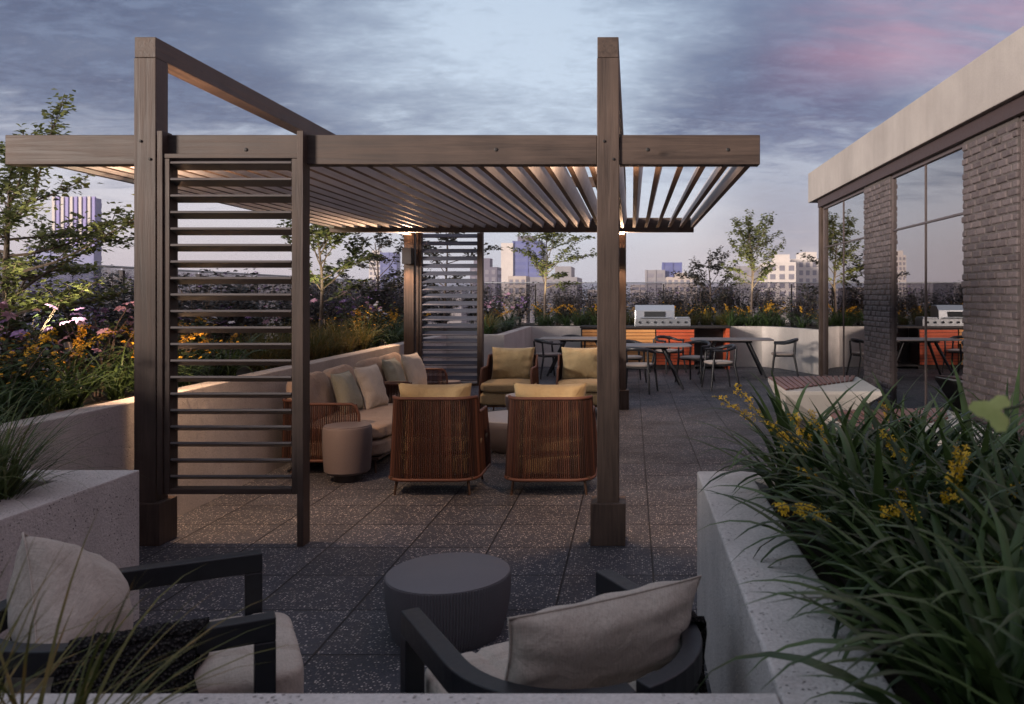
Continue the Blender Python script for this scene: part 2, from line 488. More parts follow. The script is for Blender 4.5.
# ------------------------------------------------------------------ mesh helpers
class MB:
    def __init__(self):
        self.v, self.f = [], []

    def add(self, vs, fs):
        o = len(self.v)
        self.v.extend(tuple(p) for p in vs)
        self.f.extend(tuple(i + o for i in f) for f in fs)
        return self

    def box(self, x0, x1, y0, y1, z0, z1, mtx=None):
        vs = [(x0, y0, z0), (x1, y0, z0), (x1, y1, z0), (x0, y1, z0), (x0, y0, z1), (x1, y0, z1), (x1, y1, z1), (x0, y1, z1)]
        if mtx is not None:
            vs = [mtx @ Vector(p) for p in vs]
        return self.add(vs, [(0, 3, 2, 1), (4, 5, 6, 7), (0, 1, 5, 4), (1, 2, 6, 5), (2, 3, 7, 6), (3, 0, 4, 7)])

    def prism(self, poly, z0, z1):
        n = len(poly)
        vs = [(x, y, z0) for x, y in poly] + [(x, y, z1) for x, y in poly]
        fs = [tuple(range(n - 1, -1, -1)), tuple(range(n, 2 * n))]
        fs += [(i, (i + 1) % n, n + (i + 1) % n, n + i) for i in range(n)]
        return self.add(vs, fs)

    def tube(self, pts, r, n=6, cap=True):
        pts = [Vector(p) for p in pts]
        rs = r if isinstance(r, (list, tuple)) else [r] * len(pts)
        vs, fs = [], []
        up = None
        for i, p in enumerate(pts):
            d = (pts[min(i + 1, len(pts) - 1)] - pts[max(i - 1, 0)])
            d = d.normalized() if d.length > 1e-9 else Vector((0, 0, 1))
            if up is None:
                up = Vector((0, 0, 1)) if abs(d.z) < 0.9 else Vector((1, 0, 0))
            a = d.cross(up)
            a = a.normalized() if a.length > 1e-6 else d.orthogonal().normalized()
            b = a.cross(d).normalized()
            up = b
            for k in range(n):
                an = 2 * math.pi * k / n
                vs.append(p + (a * math.cos(an) + b * math.sin(an)) * rs[i])
        for i in range(len(pts) - 1):
            for k in range(n):
                k2 = (k + 1) % n
                fs.append((i * n + k, i * n + k2, (i + 1) * n + k2, (i + 1) * n + k))
        if cap:
            fs.append(tuple(range(n - 1, -1, -1)))
            fs.append(tuple((len(pts) - 1) * n + k for k in range(n)))
        return self.add(vs, fs)

    def bar(self, pts, w, h, side=None):
        """rectangular section swept along pts; w across (horizontal), h vertical-ish"""
        pts = [Vector(p) for p in pts]
        vs, fs = [], []
        for i, p in enumerate(pts):
            d0 = (p - pts[i - 1]).normalized() if i else None
            d1 = (pts[i + 1] - p).normalized() if i < len(pts) - 1 else None
            d = ((d0 or d1) + (d1 or d0)).normalized()
            s = Vector(side) if side is not None else d.cross(Vector((0, 0, 1))).normalized()
            u = s.cross(d).normalized()
            k = 1.0
            if d0 and d1:
                k = 1.0 / max(0.5, math.sqrt((1 + d0.dot(d1)) / 2))
            flat = side is None
            ws, us = (w / 2 * k, h / 2) if flat else (w / 2, h / 2 * k)
            vs += [p - s * ws - u * us, p + s * ws - u * us, p + s * ws + u * us, p - s * ws + u * us]
        for i in range(len(pts) - 1):
            for k in range(4):
                k2 = (k + 1) % 4
                fs.append((i * 4 + k, i * 4 + k2, (i + 1) * 4 + k2, (i + 1) * 4 + k))
        fs.append((3, 2, 1, 0))
        e = (len(pts) - 1) * 4
        fs.append((e, e + 1, e + 2, e + 3))
        return self.add(vs, fs)

    def lathe(self, prof, n=32, cx=0, cy=0, rib=0, ribd=0.0):
        vs, fs = [], []
        for (r, z) in prof:
            for k in range(n):
                a = 2 * math.pi * k / n
                rr = r - (ribd if rib and (k % 2) and r > 0.05 else 0)
                vs.append((cx + rr * math.cos(a), cy + rr * math.sin(a), z))
        for i in range(len(prof) - 1):
            for k in range(n):
                k2 = (k + 1) % n
                fs.append((i * n + k, i * n + k2, (i + 1) * n + k2, (i + 1) * n + k))
        fs.append(tuple(range(n - 1, -1, -1)))
        fs.append(tuple((len(prof) - 1) * n + k for k in range(n)))
        return self.add(vs, fs)

    def soft(self, w, d, h, c=(0, 0, 0), p=5.0, n=10, bulge=0.0, seams=None, wob=0.0, rng=None, mtx=None):
        """rounded cushion block"""
        vs, fs, idx = [], [], {}
        ph = [rng.uniform(0, 6.28) for _ in range(6)] if rng else [0] * 6

        def vert(x, y, z):
            key = (round(x, 5), round(y, 5), round(z, 5))
            if key in idx:
                return idx[key]
            q = (abs(x) ** p + abs(y) ** p + abs(z) ** p) ** (1 / p)
            X, Y, Z = x / q, y / q, z / q
            px_, py_, pz_ = X * w / 2, Y * d / 2, Z * h / 2
            if z > 0.5:
                pz_ += bulge * (1 - x * x) * (1 - y * y)
                if seams:
                    for s in seams[0]:
                        pz_ -= 0.016 * math.exp(-((px_ - s) / 0.011) ** 2)
                    for s in seams[1]:
                        pz_ -= 0.016 * math.exp(-((py_ - s) / 0.011) ** 2)
            if wob:
                pz_ += wob * math.sin(px_ * 17 + ph[0]) * math.sin(py_ * 13 + ph[1])
                px_ += wob * math.sin(py_ * 15 + ph[2]) * math.sin(pz_ * 21 + ph[3])
                py_ += wob * math.sin(px_ * 14 + ph[4]) * math.sin(pz_ * 19 + ph[5])
            v = Vector((px_, py_, pz_))
            if mtx is not None:
                v = mtx @ v
            vs.append((v.x + c[0], v.y + c[1], v.z + c[2]))
            idx[key] = len(vs) - 1
            return idx[key]
        g = [-1 + 2 * i / n for i in range(n + 1)]
        for i in range(n):
            for j in range(n):
                a, b, e, f_ = g[i], g[i + 1], g[j], g[j + 1]
                for s in (-1, 1):
                    q = [vert(a, e, s), vert(b, e, s), vert(b, f_, s), vert(a, f_, s)]
                    fs.append(tuple(q if s > 0 else q[::-1]))
                    q = [vert(s, a, e), vert(s, b, e), vert(s, b, f_), vert(s, a, f_)]
                    fs.append(tuple(q if s > 0 else q[::-1]))
                    q = [vert(b, s, e), vert(a, s, e), vert(a, s, f_), vert(b, s, f_)]
                    fs.append(tuple(q if s > 0 else q[::-1]))
        return self.add(vs, fs)

    def pillow(self, w, h, t, mtx, n=18, seed=1, droop=0.0):
        """knife-edged scatter cushion in the local xz plane, thickness along y"""
        rng = random.Random(seed)
        ph = [rng.uniform(0, 6.28) for _ in range(8)]
        vs, fs = [], []
        for s in (-1, 1):
            for i in range(n + 1):
                for j in range(n + 1):
                    u, v = -1 + 2 * i / n, -1 + 2 * j / n
                    th = t / 2 * max(0, (1 - abs(u) ** 2.6)) ** 0.55 * max(0, (1 - abs(v) ** 2.6)) ** 0.55
                    x = w / 2 * u * (1 - 0.07 * (1 - v * v) * abs(u))
                    z = h / 2 * v * (1 - 0.07 * (1 - u * u) * abs(v))
                    edge = max(abs(u), abs(v))
                    wr = 0.10 * t * (edge ** 3) * (1 - edge ** 8) * (math.sin(u * 11 + ph[0] + s) * math.sin(v * 2 + ph[1]) + math.sin(v * 12 + ph[2]) * math.cos(u * 2 + ph[3]))
                    y = s * th + wr + 0.05 * t * (1 - edge ** 6) * math.sin(u * 3 + ph[4]) * math.sin(v * 3 + ph[5])
                    z -= droop * (u * u) * 0.5 * h
                    vs.append(mtx @ Vector((x, y, z)))
            o = 0 if s < 0 else (n + 1) ** 2
            for i in range(n):
                for j in range(n):
                    a = o + i * (n + 1) + j
                    q = (a, a + n + 1, a + n + 2, a + 1)
                    fs.append(q if s < 0 else q[::-1])
        return self.add(vs, fs)

    def build(self, name, mat, parent=None, smooth=None, bevel=0.0, seg=2, loc=None, rot=None, weld=0.0):
        me = bpy.data.meshes.new(name)
        me.from_pydata(self.v, [], self.f)
        if weld:
            bm = bmesh.new()
            bm.from_mesh(me)
            bmesh.ops.remove_doubles(bm, verts=bm.verts, dist=weld)
            bmesh.ops.recalc_face_normals(bm, faces=bm.faces)
            bm.to_mesh(me)
            bm.free()
        me.materials.append(mat)
        if smooth is not None:
            me.shade_smooth()
            if smooth < 180:
                me.set_sharp_from_angle(angle=R(smooth))
        ob = bpy.data.objects.new(name, me)
        COL.objects.link(ob)
        if parent is not None:
            ob.parent = parent
        if loc is not None:
            ob.location = loc
        if rot is not None:
            ob.rotation_euler = rot
        if bevel:
            md = ob.modifiers.new("bevel", 'BEVEL')
            md.width = bevel
            md.segments = seg
            md.limit_method = 'ANGLE'
            md.angle_limit = R(40)
        return ob


def pillow_piping(parent, w, h, t, mtx, mat, r=0.0035):
    pts = []
    n = 14
    for (u0, v0, u1, v1) in ((-1, -1, 1, -1), (1, -1, 1, 1), (1, 1, -1, 1), (-1, 1, -1, -1)):
        for i in range(n):
            u, v = u0 + (u1 - u0) * i / n, v0 + (v1 - v0) * i / n
            pts.append(mtx @ Vector((w / 2 * u * (1 - 0.07 * (1 - v * v) * abs(u)) * 1.003, 0.05 * t * math.sin(u * 3) * math.sin(v * 3) * 0, h / 2 * v * (1 - 0.07 * (1 - u * u) * abs(v)) * 1.003)))
    pts.append(pts[0])
    return MB().tube(pts, r, 6, False).build('piping', mat, parent, smooth=180)


def tag(o, label=None, cat=None, group=None, kind=None):
    if label:
        o['label'] = label
    if cat:
        o['category'] = cat
    if group:
        o['group'] = group
    if kind:
        o['kind'] = kind
    return o


def thing(name, label, cat, loc=(0, 0, 0), rotz=0.0, group=None):
    o = bpy.data.objects.new(name, None)
    o.empty_display_size = 0.1
    COL.objects.link(o)
    o.location = loc
    o.rotation_euler = (0, 0, rotz)
    return tag(o, label, cat, group)


def structure(o):
    o['kind'] = 'structure'
    return o


def copy_thing(root, loc, rotz=0.0, label=None, scale=None):
    c = root.copy()
    COL.objects.link(c)
    c.location = loc
    c.rotation_euler = (0, 0, rotz)
    if scale:
        c.scale = scale
    if label:
        c['label'] = label
    for ch in list(root.children):
        d = ch.copy()
        COL.objects.link(d)
        d.parent = c
        for g in list(ch.children):
            e = g.copy()
            COL.objects.link(e)
            e.parent = d
    return c


def spot(parent, name, loc, direction, power, size, blend=0.6, color=(1, 0.60, 0.36), radius=0.03):
    l = bpy.data.lights.new(name, 'SPOT')
    l.energy = power
    l.spot_size = R(size)
    l.spot_blend = blend
    l.color = color
    l.shadow_soft_size = radius
    o = bpy.data.objects.new(name, l)
    COL.objects.link(o)
    o.parent = parent
    o.location = loc
    o.rotation_euler = Vector(direction).to_track_quat('-Z', 'Y').to_euler()
    return o


# ------------------------------------------------------------------ ground, deck
GROUND = -32.0
mb = MB()
mb.prism([(6000 * math.cos(a * math.pi / 24), 6000 * math.sin(a * math.pi / 24)) for a in range(48)], GROUND - 1, GROUND)
structure(mb.build('ground', plain_mat('distant_ground', (0.14, 0.14, 0.14), 0.9, 0, 0.3, 0.02)))
mb = MB()
mb.box(-6.2, 9.0, -8.6, 21.0, GROUND, -0.06)
structure(mb.build('roof_deck', M['concrete']))
mb = MB()
mb.box(-6.15, 8.9, -4.24, 20.9, -0.056, 0.0)
structure(mb.build('terrace_pavement', M['paver']))

# ------------------------------------------------------------------ planters
RIM = 0.734


def planter(name, label, outer, inner, ztop, zsoil, mat=None, loc=(0, 0, 0)):
    """a concrete planter: ring of wall between two polygons with the same number of corners, soil inside"""
    p = thing(name, label, 'planter', loc)
    n = len(outer)
    mbw = MB()
    vs = [(x, y, 0.001) for x, y in outer] + [(x, y, ztop) for x, y in outer] + [(x, y, ztop) for x, y in inner] + [(x, y, 0.001) for x, y in inner]
    fs = []
    for i in range(n):
        j = (i + 1) % n
        fs += [(i, j, n + j, n + i), (n + i, n + j, 2 * n + j, 2 * n + i), (2 * n + i, 2 * n + j, 3 * n + j, 3 * n + i)]
    mbw.add(vs, fs)
    mbw.build('planter_wall', mat or M['concrete'], p, bevel=0.008)
    rng = random.Random(5)
    ms = MB()
    m = len(inner)
    cx = sum(x for x, _ in inner) / m
    cy = sum(y for _, y in inner) / m
    ms.add([(x, y, zsoil) for x, y in inner], [tuple(range(m))])
    ms.build('soil', M['soil'], p)
    return p


planter('concrete_planter', 'low grey concrete planter block at the left holding clumps of grass',
        [(-3.8, 1.775), (-2.436, 1.775), (-2.436, 4.02), (-3.8, 4.02)],
        [(-3.6, 1.80), (-2.69, 1.80), (-2.69, 3.80), (-3.6, 3.80)], RIM, RIM - 0.06)
planter('concrete_planter', 'concrete planter at the right overflowing with strap leaves and yellow flowers',
        [(0.320, 0.75), (1.95, 0.75), (1.95, 3.995), (0.320, 3.995)],
        [(0.575, 0.95), (1.75, 0.95), (1.75, 3.80), (0.575, 3.80)], RIM, RIM - 0.06)
planter('concrete_planter', 'concrete planter along the bottom edge, nearest the viewer, with thin grass blades',
        [(-3.8, 0.75), (0.317, 0.75), (0.317, 1.772), (-3.8, 1.772)],
        [(-3.6, 0.95), (0.20, 0.95), (0.20, 1.56), (-3.6, 1.56)], RIM, RIM - 0.06)

WZ = 0.90
bed_outer = [(-5.6, 4.06), (-3.27, 4.06), (-3.27, 14.3), (-2.25, 14.3), (-2.25, 18.1), (2.9, 18.1), (3.2, 17.75), (3.80, 16.05), (7.2, 16.05), (7.2, 20.4), (-5.6, 20.4)]
bed_inner = [(-5.45, 4.20), (-3.44, 4.20), (-3.44, 14.47), (-2.42, 14.47), (-2.42, 18.27), (2.98, 18.27), (3.35, 17.84), (3.92, 16.22), (7.05, 16.22), (7.05, 20.25), (-5.45, 20.25)]
planter('raised_bed', 'long raised concrete bed of flowers, shrubs and small trees edging the terrace', bed_outer, bed_inner, WZ, WZ - 0.05, M['concrete_far'])
SOIL = WZ - 0.05


# ------------------------------------------------------------------ guard rails
def glass_guard(label, a, b, n):
    g = thing('glass_railing', label, 'railing', (a[0], a[1], 0), math.atan2(b[1] - a[1], b[0] - a[0]))
    L = math.hypot(b[0] - a[0], b[1] - a[1])
    s = L / n
    for i in range(n):
        MB().box(i * s + 0.03, (i + 1) * s - 0.03, -0.008, 0.008, 0.1, 1.9).build('glass_panel', M['rail_glass'], g)
    for i in range(n + 1):
        MB().box(i * s - 0.02, i * s + 0.02, -0.03, 0.03, 0.0, 1.88).build('post', M['dark_metal'], g, bevel=0.004)
    MB().box(0.0, L, -0.02, 0.02, 1.901, 1.925).build('top_rail', M['steel'], g, bevel=0.004)


glass_guard('glass railing running along the left edge of the terrace behind the flower bed', (-5.75, 1.0), (-5.75, 20.55), 12)
glass_guard('glass railing across the far edge of the terrace in front of the skyline', (-5.70, 20.62), (7.3, 20.62), 8)

# ------------------------------------------------------------------ pergola
PX = Y0 = 5.20
perg = thing('pergola', 'brown timber pergola with louvered roof and two slatted screens over the lounge seats', 'pergola')
B0, B1 = 2.44, 2.63
YB = 10.82
LX0, LX1 = -4.032, 0.824


def post(x0, x1, y0, y1, ztop, front):
    p = MB().box(x0, x1, y0, y1, 0.0, ztop).build('post', M['wood_z'], perg, bevel=0.004)
    cx, cy = (x0 + x1) / 2, (y0 + y1) / 2
    MB().box(cx - 0.112, cx + 0.112, cy - 0.105, cy + 0.105, 0.001, 0.272).build('post_base', M['wood_z'], p, bevel=0.005)
    if front:
        for (dx, z) in ((-0.025, 2.585), (0.035, 2.47)):
            MB().lathe([(0.009, 0.0), (0.009, 0.006), (0.005, 0.009)], 10).build('screw', M['screw'], p, loc=(cx + dx, y0 - 0.001, z), rot=(R(90), 0, 0))
    return p


PT = 3.12
post(-3.19, -3.05, 5.20, 5.34, PT, True)
post(-0.224, -0.083, 5.20, 5.34, PT, True)
post(-3.19, -3.05, 11.35, 11.49, PT, False)
post(-0.224, -0.083, 11.35, 11.49, PT, False)


def frontal_beam(x0, x1, y0, y1):
    return MB().box(x0, x1, y0, y1, B0, B1).build('beam', M['wood_x'], perg, bevel=0.004)


for (a, b) in ((LX0, -3.192), (-3.048, -0.226), (-0.081, LX1)):
    bm_ = frontal_beam(a, b, 5.222, 5.325)
    if a > -4:
        for k in range(2):
            xx = a + (b - a) * (0.2 + 0.57 * k)
            MB().lathe([(0.012, 0.0), (0.012, 0.004), (0.006, 0.006)], 10).build('screw', M['screw'], bm_, loc=(xx, 5.221, B0 + 0.095), rot=(R(90), 0, 0))
frontal_beam(LX0, LX1, YB, YB + 0.10)
for x0 in (-3.188, -0.222):
    MB().box(x0, x0 + 0.136, 5.203, 11.487, PT + 0.002, PT + 0.134).build('top_beam', M['wood_y'], perg, bevel=0.004)
MB().box(-3.04, -0.235, 11.355, 11.48, PT + 0.002, PT + 0.132).build('top_beam', M['wood_x'], perg, bevel=0.004)
# louvers
nl = 32
tl = math.tan(R(17))
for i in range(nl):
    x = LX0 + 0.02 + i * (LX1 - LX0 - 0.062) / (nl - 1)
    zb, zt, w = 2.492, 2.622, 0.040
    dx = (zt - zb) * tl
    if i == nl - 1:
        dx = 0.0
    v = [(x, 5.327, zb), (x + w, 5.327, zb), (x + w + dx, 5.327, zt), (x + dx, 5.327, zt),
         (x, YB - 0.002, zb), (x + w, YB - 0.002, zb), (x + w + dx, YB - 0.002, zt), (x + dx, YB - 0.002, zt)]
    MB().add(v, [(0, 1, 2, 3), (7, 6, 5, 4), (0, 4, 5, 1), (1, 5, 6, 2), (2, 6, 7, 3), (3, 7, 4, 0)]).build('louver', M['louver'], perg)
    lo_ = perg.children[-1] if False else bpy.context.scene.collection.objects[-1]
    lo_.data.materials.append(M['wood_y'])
    lo_.data.polygons[2].material_index = 1  # underside painted dark brown to stand in for its shade


def slat_screen(y0, flip, sx=0.028):
    """screen hung between a post and an outer stile"""
    s = MB().box(-2.158 + sx, -2.118 + sx, y0, y0 + 0.11, 0.0, 2.645).build('screen', M['wood_z'], perg, bevel=0.003)
    MB().box(-3.047 + sx, -3.012 + sx, y0, y0 + 0.11, 0.33, 2.645).build('stile', M['wood_z'], s, bevel=0.003)
    MB().box(-3.010 + sx, -2.974 + sx, y0 + 0.012, y0 + 0.11, 0.33, 2.47).build('stile', M['wood_z'], s, bevel=0.003)
    MB().box(-2.196 + sx, -2.160 + sx, y0 + 0.012, y0 + 0.11, 0.33, 2.47).build('stile', M['wood_z'], s, bevel=0.003)
    MB().box(-3.010 + sx, -2.160 + sx, y0 + 0.010, y0 + 0.016, 2.472, 2.50).build('rail', M['wood_x'], s, bevel=0.002)
    MB().box(-2.972 + sx, -2.198 + sx, y0 + 0.012, y0 + 0.10, 0.33, 0.365).build('rail', M['wood_x'], s, bevel=0.003)
    n = 20
    for i in range(n):
        z = 0.43 + i * (2.43 - 0.43) / (n - 1)
        m = Matrix.Translation((0, y0 + 0.06, z)) @ Matrix.Rotation(R(32 if flip else -20), 4, 'X')
        MB().box(-2.971 + sx, -2.199 + sx, -0.048, 0.048, -0.008, 0.008, m).build('slat', M['slat_sky_tint'] if flip else M['slat'], s, bevel=0.003)
    return s


slat_screen(5.16, False)
slat_screen(11.35, True)
for x0 in (-3.17, -0.204):
    MB().box(x0, x0 + 0.10, YB + 0.101, 11.349, B0, B1).build('beam', M['wood_y'], perg, bevel=0.004)


# ------------------------------------------------------------------ wall sconces on the pergola posts
def sconce(label, x, y, z, ny, up, down):
    s = thing('wall_sconce', label, 'wall lamp', (x, y, z), 0 if ny < 0 else math.pi)
    MB().box(-0.062, 0.062, -0.016, -0.001, -0.09, 0.09).build('back_plate', M['dark_metal'], s, bevel=0.003)
    h = MB()
    h.box(-0.062, -0.056, -0.12, -0.017, -0.11, 0.11).box(0.056, 0.062, -0.12, -0.017, -0.11, 0.11)
    h.box(-0.0555, 0.0555, -0.12, -0.114, -0.11, 0.11).box(-0.0555, 0.0555, -0.023, -0.017, -0.11, 0.11)
    h.build('housing', M['dark_metal'], s)
    MB().box(-0.045, 0.045, -0.105, -0.032, -0.07, -0.062).build('diffuser', M['lamp_glow'], s)
    MB().box(-0.045, 0.045, -0.105, -0.032, 0.062, 0.07).build('diffuser', M['lamp_glow'], s)
    spot(s, 'uplight', (0, -0.068, 0.09), (0, -1.1, 0.9), up, 150, 0.9)
    spot(s, 'downlight', (0, -0.068, -0.09), (0, -0.55, -1), down, 125, 1.0)
    return s


sconce('dark box sconce glowing up and down on the far left pergola post', -3.12, 11.35, 2.14, -1, 150, 90)
sconce('dark box sconce on the far right pergola post, half hidden by the front post', -0.153, 11.35, 2.14, -1, 110, 45)
sconce('dark box sconce on the rear face of the front left pergola post', -3.12, 5.34, 2.0, 1, 120, 130)
sconce('dark box sconce on the rear face of the front right pergola post', -0.153, 5.34, 2.0, 1, 70, 75)


# ------------------------------------------------------------------ building at the right
bld = thing('building', 'long low brick and glass building with pale concrete fascia along the right side', 'building', (0, 0, 0))
WX, YE, YN = 3.71, 16.0, -6.5
FX = 3.60
MB().box(FX, 8.85, YN - 0.1, 16.6, 3.48, 4.08).build('fascia', M['fascia'], bld, bevel=0.01)
MB().box(WX - 0.045, WX + 0.25, YN, YE + 0.02, 3.32, 3.478).build('soffit_band', M['soffit'], bld, bevel=0.004)
MB().box(WX - 0.03, WX + 0.15, YE - 0.12, YE + 0.02, 0.0, 3.319).build('corner_column', M['wood_z'], bld, bevel=0.004)
spans = [(12.98, 11.68), (9.10, 7.82), (4.95, 3.9), (-0.2, -1.6)]


def pier(y0, y1):
    lo, hi = min(y0, y1), max(y0, y1)
    p = MB().box(WX + 0.005, WX + 0.28, lo, hi, 0.0, 3.318).build('brick_pier', M['mortar'], bld)
    rng = random.Random(int(hi * 100))
    m = MB()
    ch, bl = 0.080, 0.235
    nrow = int(3.30 / ch)
    for r in range(nrow):
        z0 = 0.006 + r * ch
        y = lo - (bl * 0.5 if r % 2 else 0) + rng.uniform(-0.02, 0.02)
        while y < hi:
            l = bl * rng.uniform(0.96, 1.04)
            a, b = max(y, lo - 0.012), min(y + l - 0.030, hi + 0.012)
            if b - a > 0.03:
                px_ = WX - 0.010 + rng.uniform(-0.006, 0.006)
                tilt = rng.uniform(-0.006, 0.006)
                zz, z1 = z0 + rng.uniform(-0.003, 0.004), z0 + ch - 0.013 + rng.uniform(-0.005, 0.003)
                vs = [(px_ + tilt, a, zz), (WX + 0.1, a, zz), (WX + 0.1, b, zz), (px_ - tilt, b, zz + rng.uniform(-.003, .003)),
                      (px_ + tilt * 0.4, a, z1), (WX + 0.1, a, z1), (WX + 0.1, b, z1), (px_ - tilt, b, z1 + rng.uniform(-.003, .003))]
                m.add(vs, [(0, 3, 2, 1), (4, 5, 6, 7), (0, 1, 5, 4), (1, 2, 6, 5), (2, 3, 7, 6), (3, 0, 4, 7)])
            y += l
    m.build('brick_facing', M['brick'], p, bevel=0.013)


for a, b in spans:
    pier(a, b)


def glazing(ya, yb, mid=True):
    """floor to ceiling window between ya (near) and yb (far)"""
    w = MB()
    w.box(WX + 0.02, WX + 0.09, ya + 0.016, ya + 0.036, 0.0, 3.318)
    w.box(WX + 0.02, WX + 0.09, yb - 0.036, yb - 0.016, 0.0, 3.318)
    w.box(WX + 0.02, WX + 0.09, ya + 0.037, yb - 0.037, 0.0, 0.05)
    w.box(WX + 0.02, WX + 0.09, ya + 0.037, yb - 0.037, 3.27, 3.318)
    w.box(WX + 0.03, WX + 0.08, ya + 0.037, yb - 0.037, 2.512, 2.538)
    f = w.build('window', M['window_frame'], bld, bevel=0.003)
    ym = (ya + yb) / 2
    segs = [(ya + 0.038, ym - 0.007), (ym + 0.007, yb - 0.038)] if mid else [(ya + 0.052, yb - 0.052)]
    if mid:
        MB().box(WX + 0.035, WX + 0.075, ym - 0.005, ym + 0.005, 0.051, 3.269).build('mullion', M['window_frame'], f)
    for (a, b) in segs:
        MB().box(WX + 0.05, WX + 0.06, a, b, 0.052, 2.511).build('pane', M['window'], f)
        MB().box(WX + 0.05, WX + 0.06, a, b, 2.539, 3.268).build('pane', M['window'], f)


glazing(12.98, 15.86)
glazing(9.10, 11.68)
glazing(4.95, 7.82)
glazing(-0.2, 3.9)
M['inner'] = plain_mat('interior_plaster', (0.46, 0.37, 0.31), 0.8)
MB().box(8.5, 8.8, YN, YE, 0.0, 3.478).build('inner_wall', M['inner'], bld)
MB().box(WX + 0.3, 8.5, YE - 0.15, YE, 0.0, 3.478).build('end_wall', M['inner'], bld)
MB().box(WX + 0.3, 8.5, YN, YN + 0.2, 0.0, 3.478).build('end_wall', M['inner'], bld)
MB().box(WX + 0.3, 8.5, YN + 0.2, YE - 0.15, 0.002, 0.02).build('inner_floor', plain_mat('interior_floor', (0.20, 0.14, 0.10), 0.5), bld)
# unseen wing behind the viewer, added to shade deck and posts from the sun
MB().box(-15.0, FX - 0.02, -8.4, -4.25, GROUND, 3.30).build('added_shade_wall', M['brick_plain'], bld)
MB().box(-15.1, FX - 0.01, -8.45, -4.18, 3.302, 3.90).build('added_shade_fascia', M['fascia'], bld, bevel=0.01)

# ------------------------------------------------------------------ faceted benches
def make_bench(label, dy):
    b = thing('faceted_bench', label, 'bench', (2.45, 10.6 + dy, 0), 0, 'faceted concrete benches by the windows')
    off = (2.45, 10.6)
    top = [(1.853, 9.80), (3.03, 9.79), (3.21, 11.55), (1.90, 11.36)]
    low = [(2.02, 10.72), (2.42, 9.93), (2.88, 10.5), (3.0, 11.4), (2.1, 11.2)]
    bm = bmesh.new()
    for (x, y) in top:
        bm.verts.new((x - off[0], y - off[1], 0.438))
        bm.verts.new((x - off[0], y - off[1], 0.395))
    for (x, y) in low:
        bm.verts.new((x - off[0], y - off[1], 0.0))
    bmesh.ops.convex_hull(bm, input=bm.verts)
    me = bpy.data.meshes.new('block')
    bm.to_mesh(me)
    bm.free()
    me.materials.append(M['bench_conc'])
    o = bpy.data.objects.new('concrete_block', me)
    COL.objects.link(o)
    o.parent = b
    md = o.modifiers.new('bevel', 'BEVEL')
    md.width, md.segments, md.limit_method, md.angle_limit = 0.006, 2, 'ANGLE', R(12)
    P1, P2, P3, P4 = Vector((1.905, 11.34)), Vector((3.19, 11.53)), Vector((2.98, 10.92)), Vector((1.87, 9.86))
    n = 15
    o2 = Vector(off)
    for i in range(n):
        a, c = i / n, (i + 0.72) / n
        f0, f1 = P1.lerp(P2, a) - o2, P1.lerp(P2, c) - o2
        n0, n1 = P4.lerp(P3, a) - o2, P4.lerp(P3, c) - o2
        MB().prism([tuple(n0), tuple(n1), tuple(f1), tuple(f0)], 0.442, 0.460).build('slat', M['bench_wood'], b, bevel=0.004)
    return b


make_bench('faceted pale concrete bench with red-brown slatted seat beside the far brick pier', 0.0)
make_bench('faceted pale concrete bench behind the strap leaves, beside the nearer brick pier', -3.3)


# ------------------------------------------------------------------ rope lounge seating
def u_path(hw, yf, yb, r, n=8):
    """plan curve from the front end of one arm round the back to the other arm"""
    pts = []
    L = yb - r - yf
    k = 10
    for i in range(k):
        pts.append((-hw, yf + L * i / k))
    for i in range(n + 1):
        a = math.pi - (math.pi / 2) * i / n
        pts.append((-hw + r + r * math.cos(a), yb - r + r * math.sin(a)))
    m = 14
    for i in range(1, m):
        pts.append((-hw + r + (2 * hw - 2 * r) * i / m, yb))
    for i in range(n + 1):
        a = math.pi / 2 - (math.pi / 2) * i / n
        pts.append((hw - r + r * math.cos(a), yb - r + r * math.sin(a)))
    for i in range(1, k + 1):
        pts.append((hw, yb - r - L * i / k))
    return pts


def resample(pts, step):
    P = [Vector((*p, 0)) for p in pts]
    out, acc = [P[0].copy()], 0.0
    for a, b in zip(P, P[1:]):
        L = (b - a).length
        t = step - acc
        while t <= L:
            out.append(a.lerp(b, t / L))
            t += step
        acc = L - (t - step)
    return out


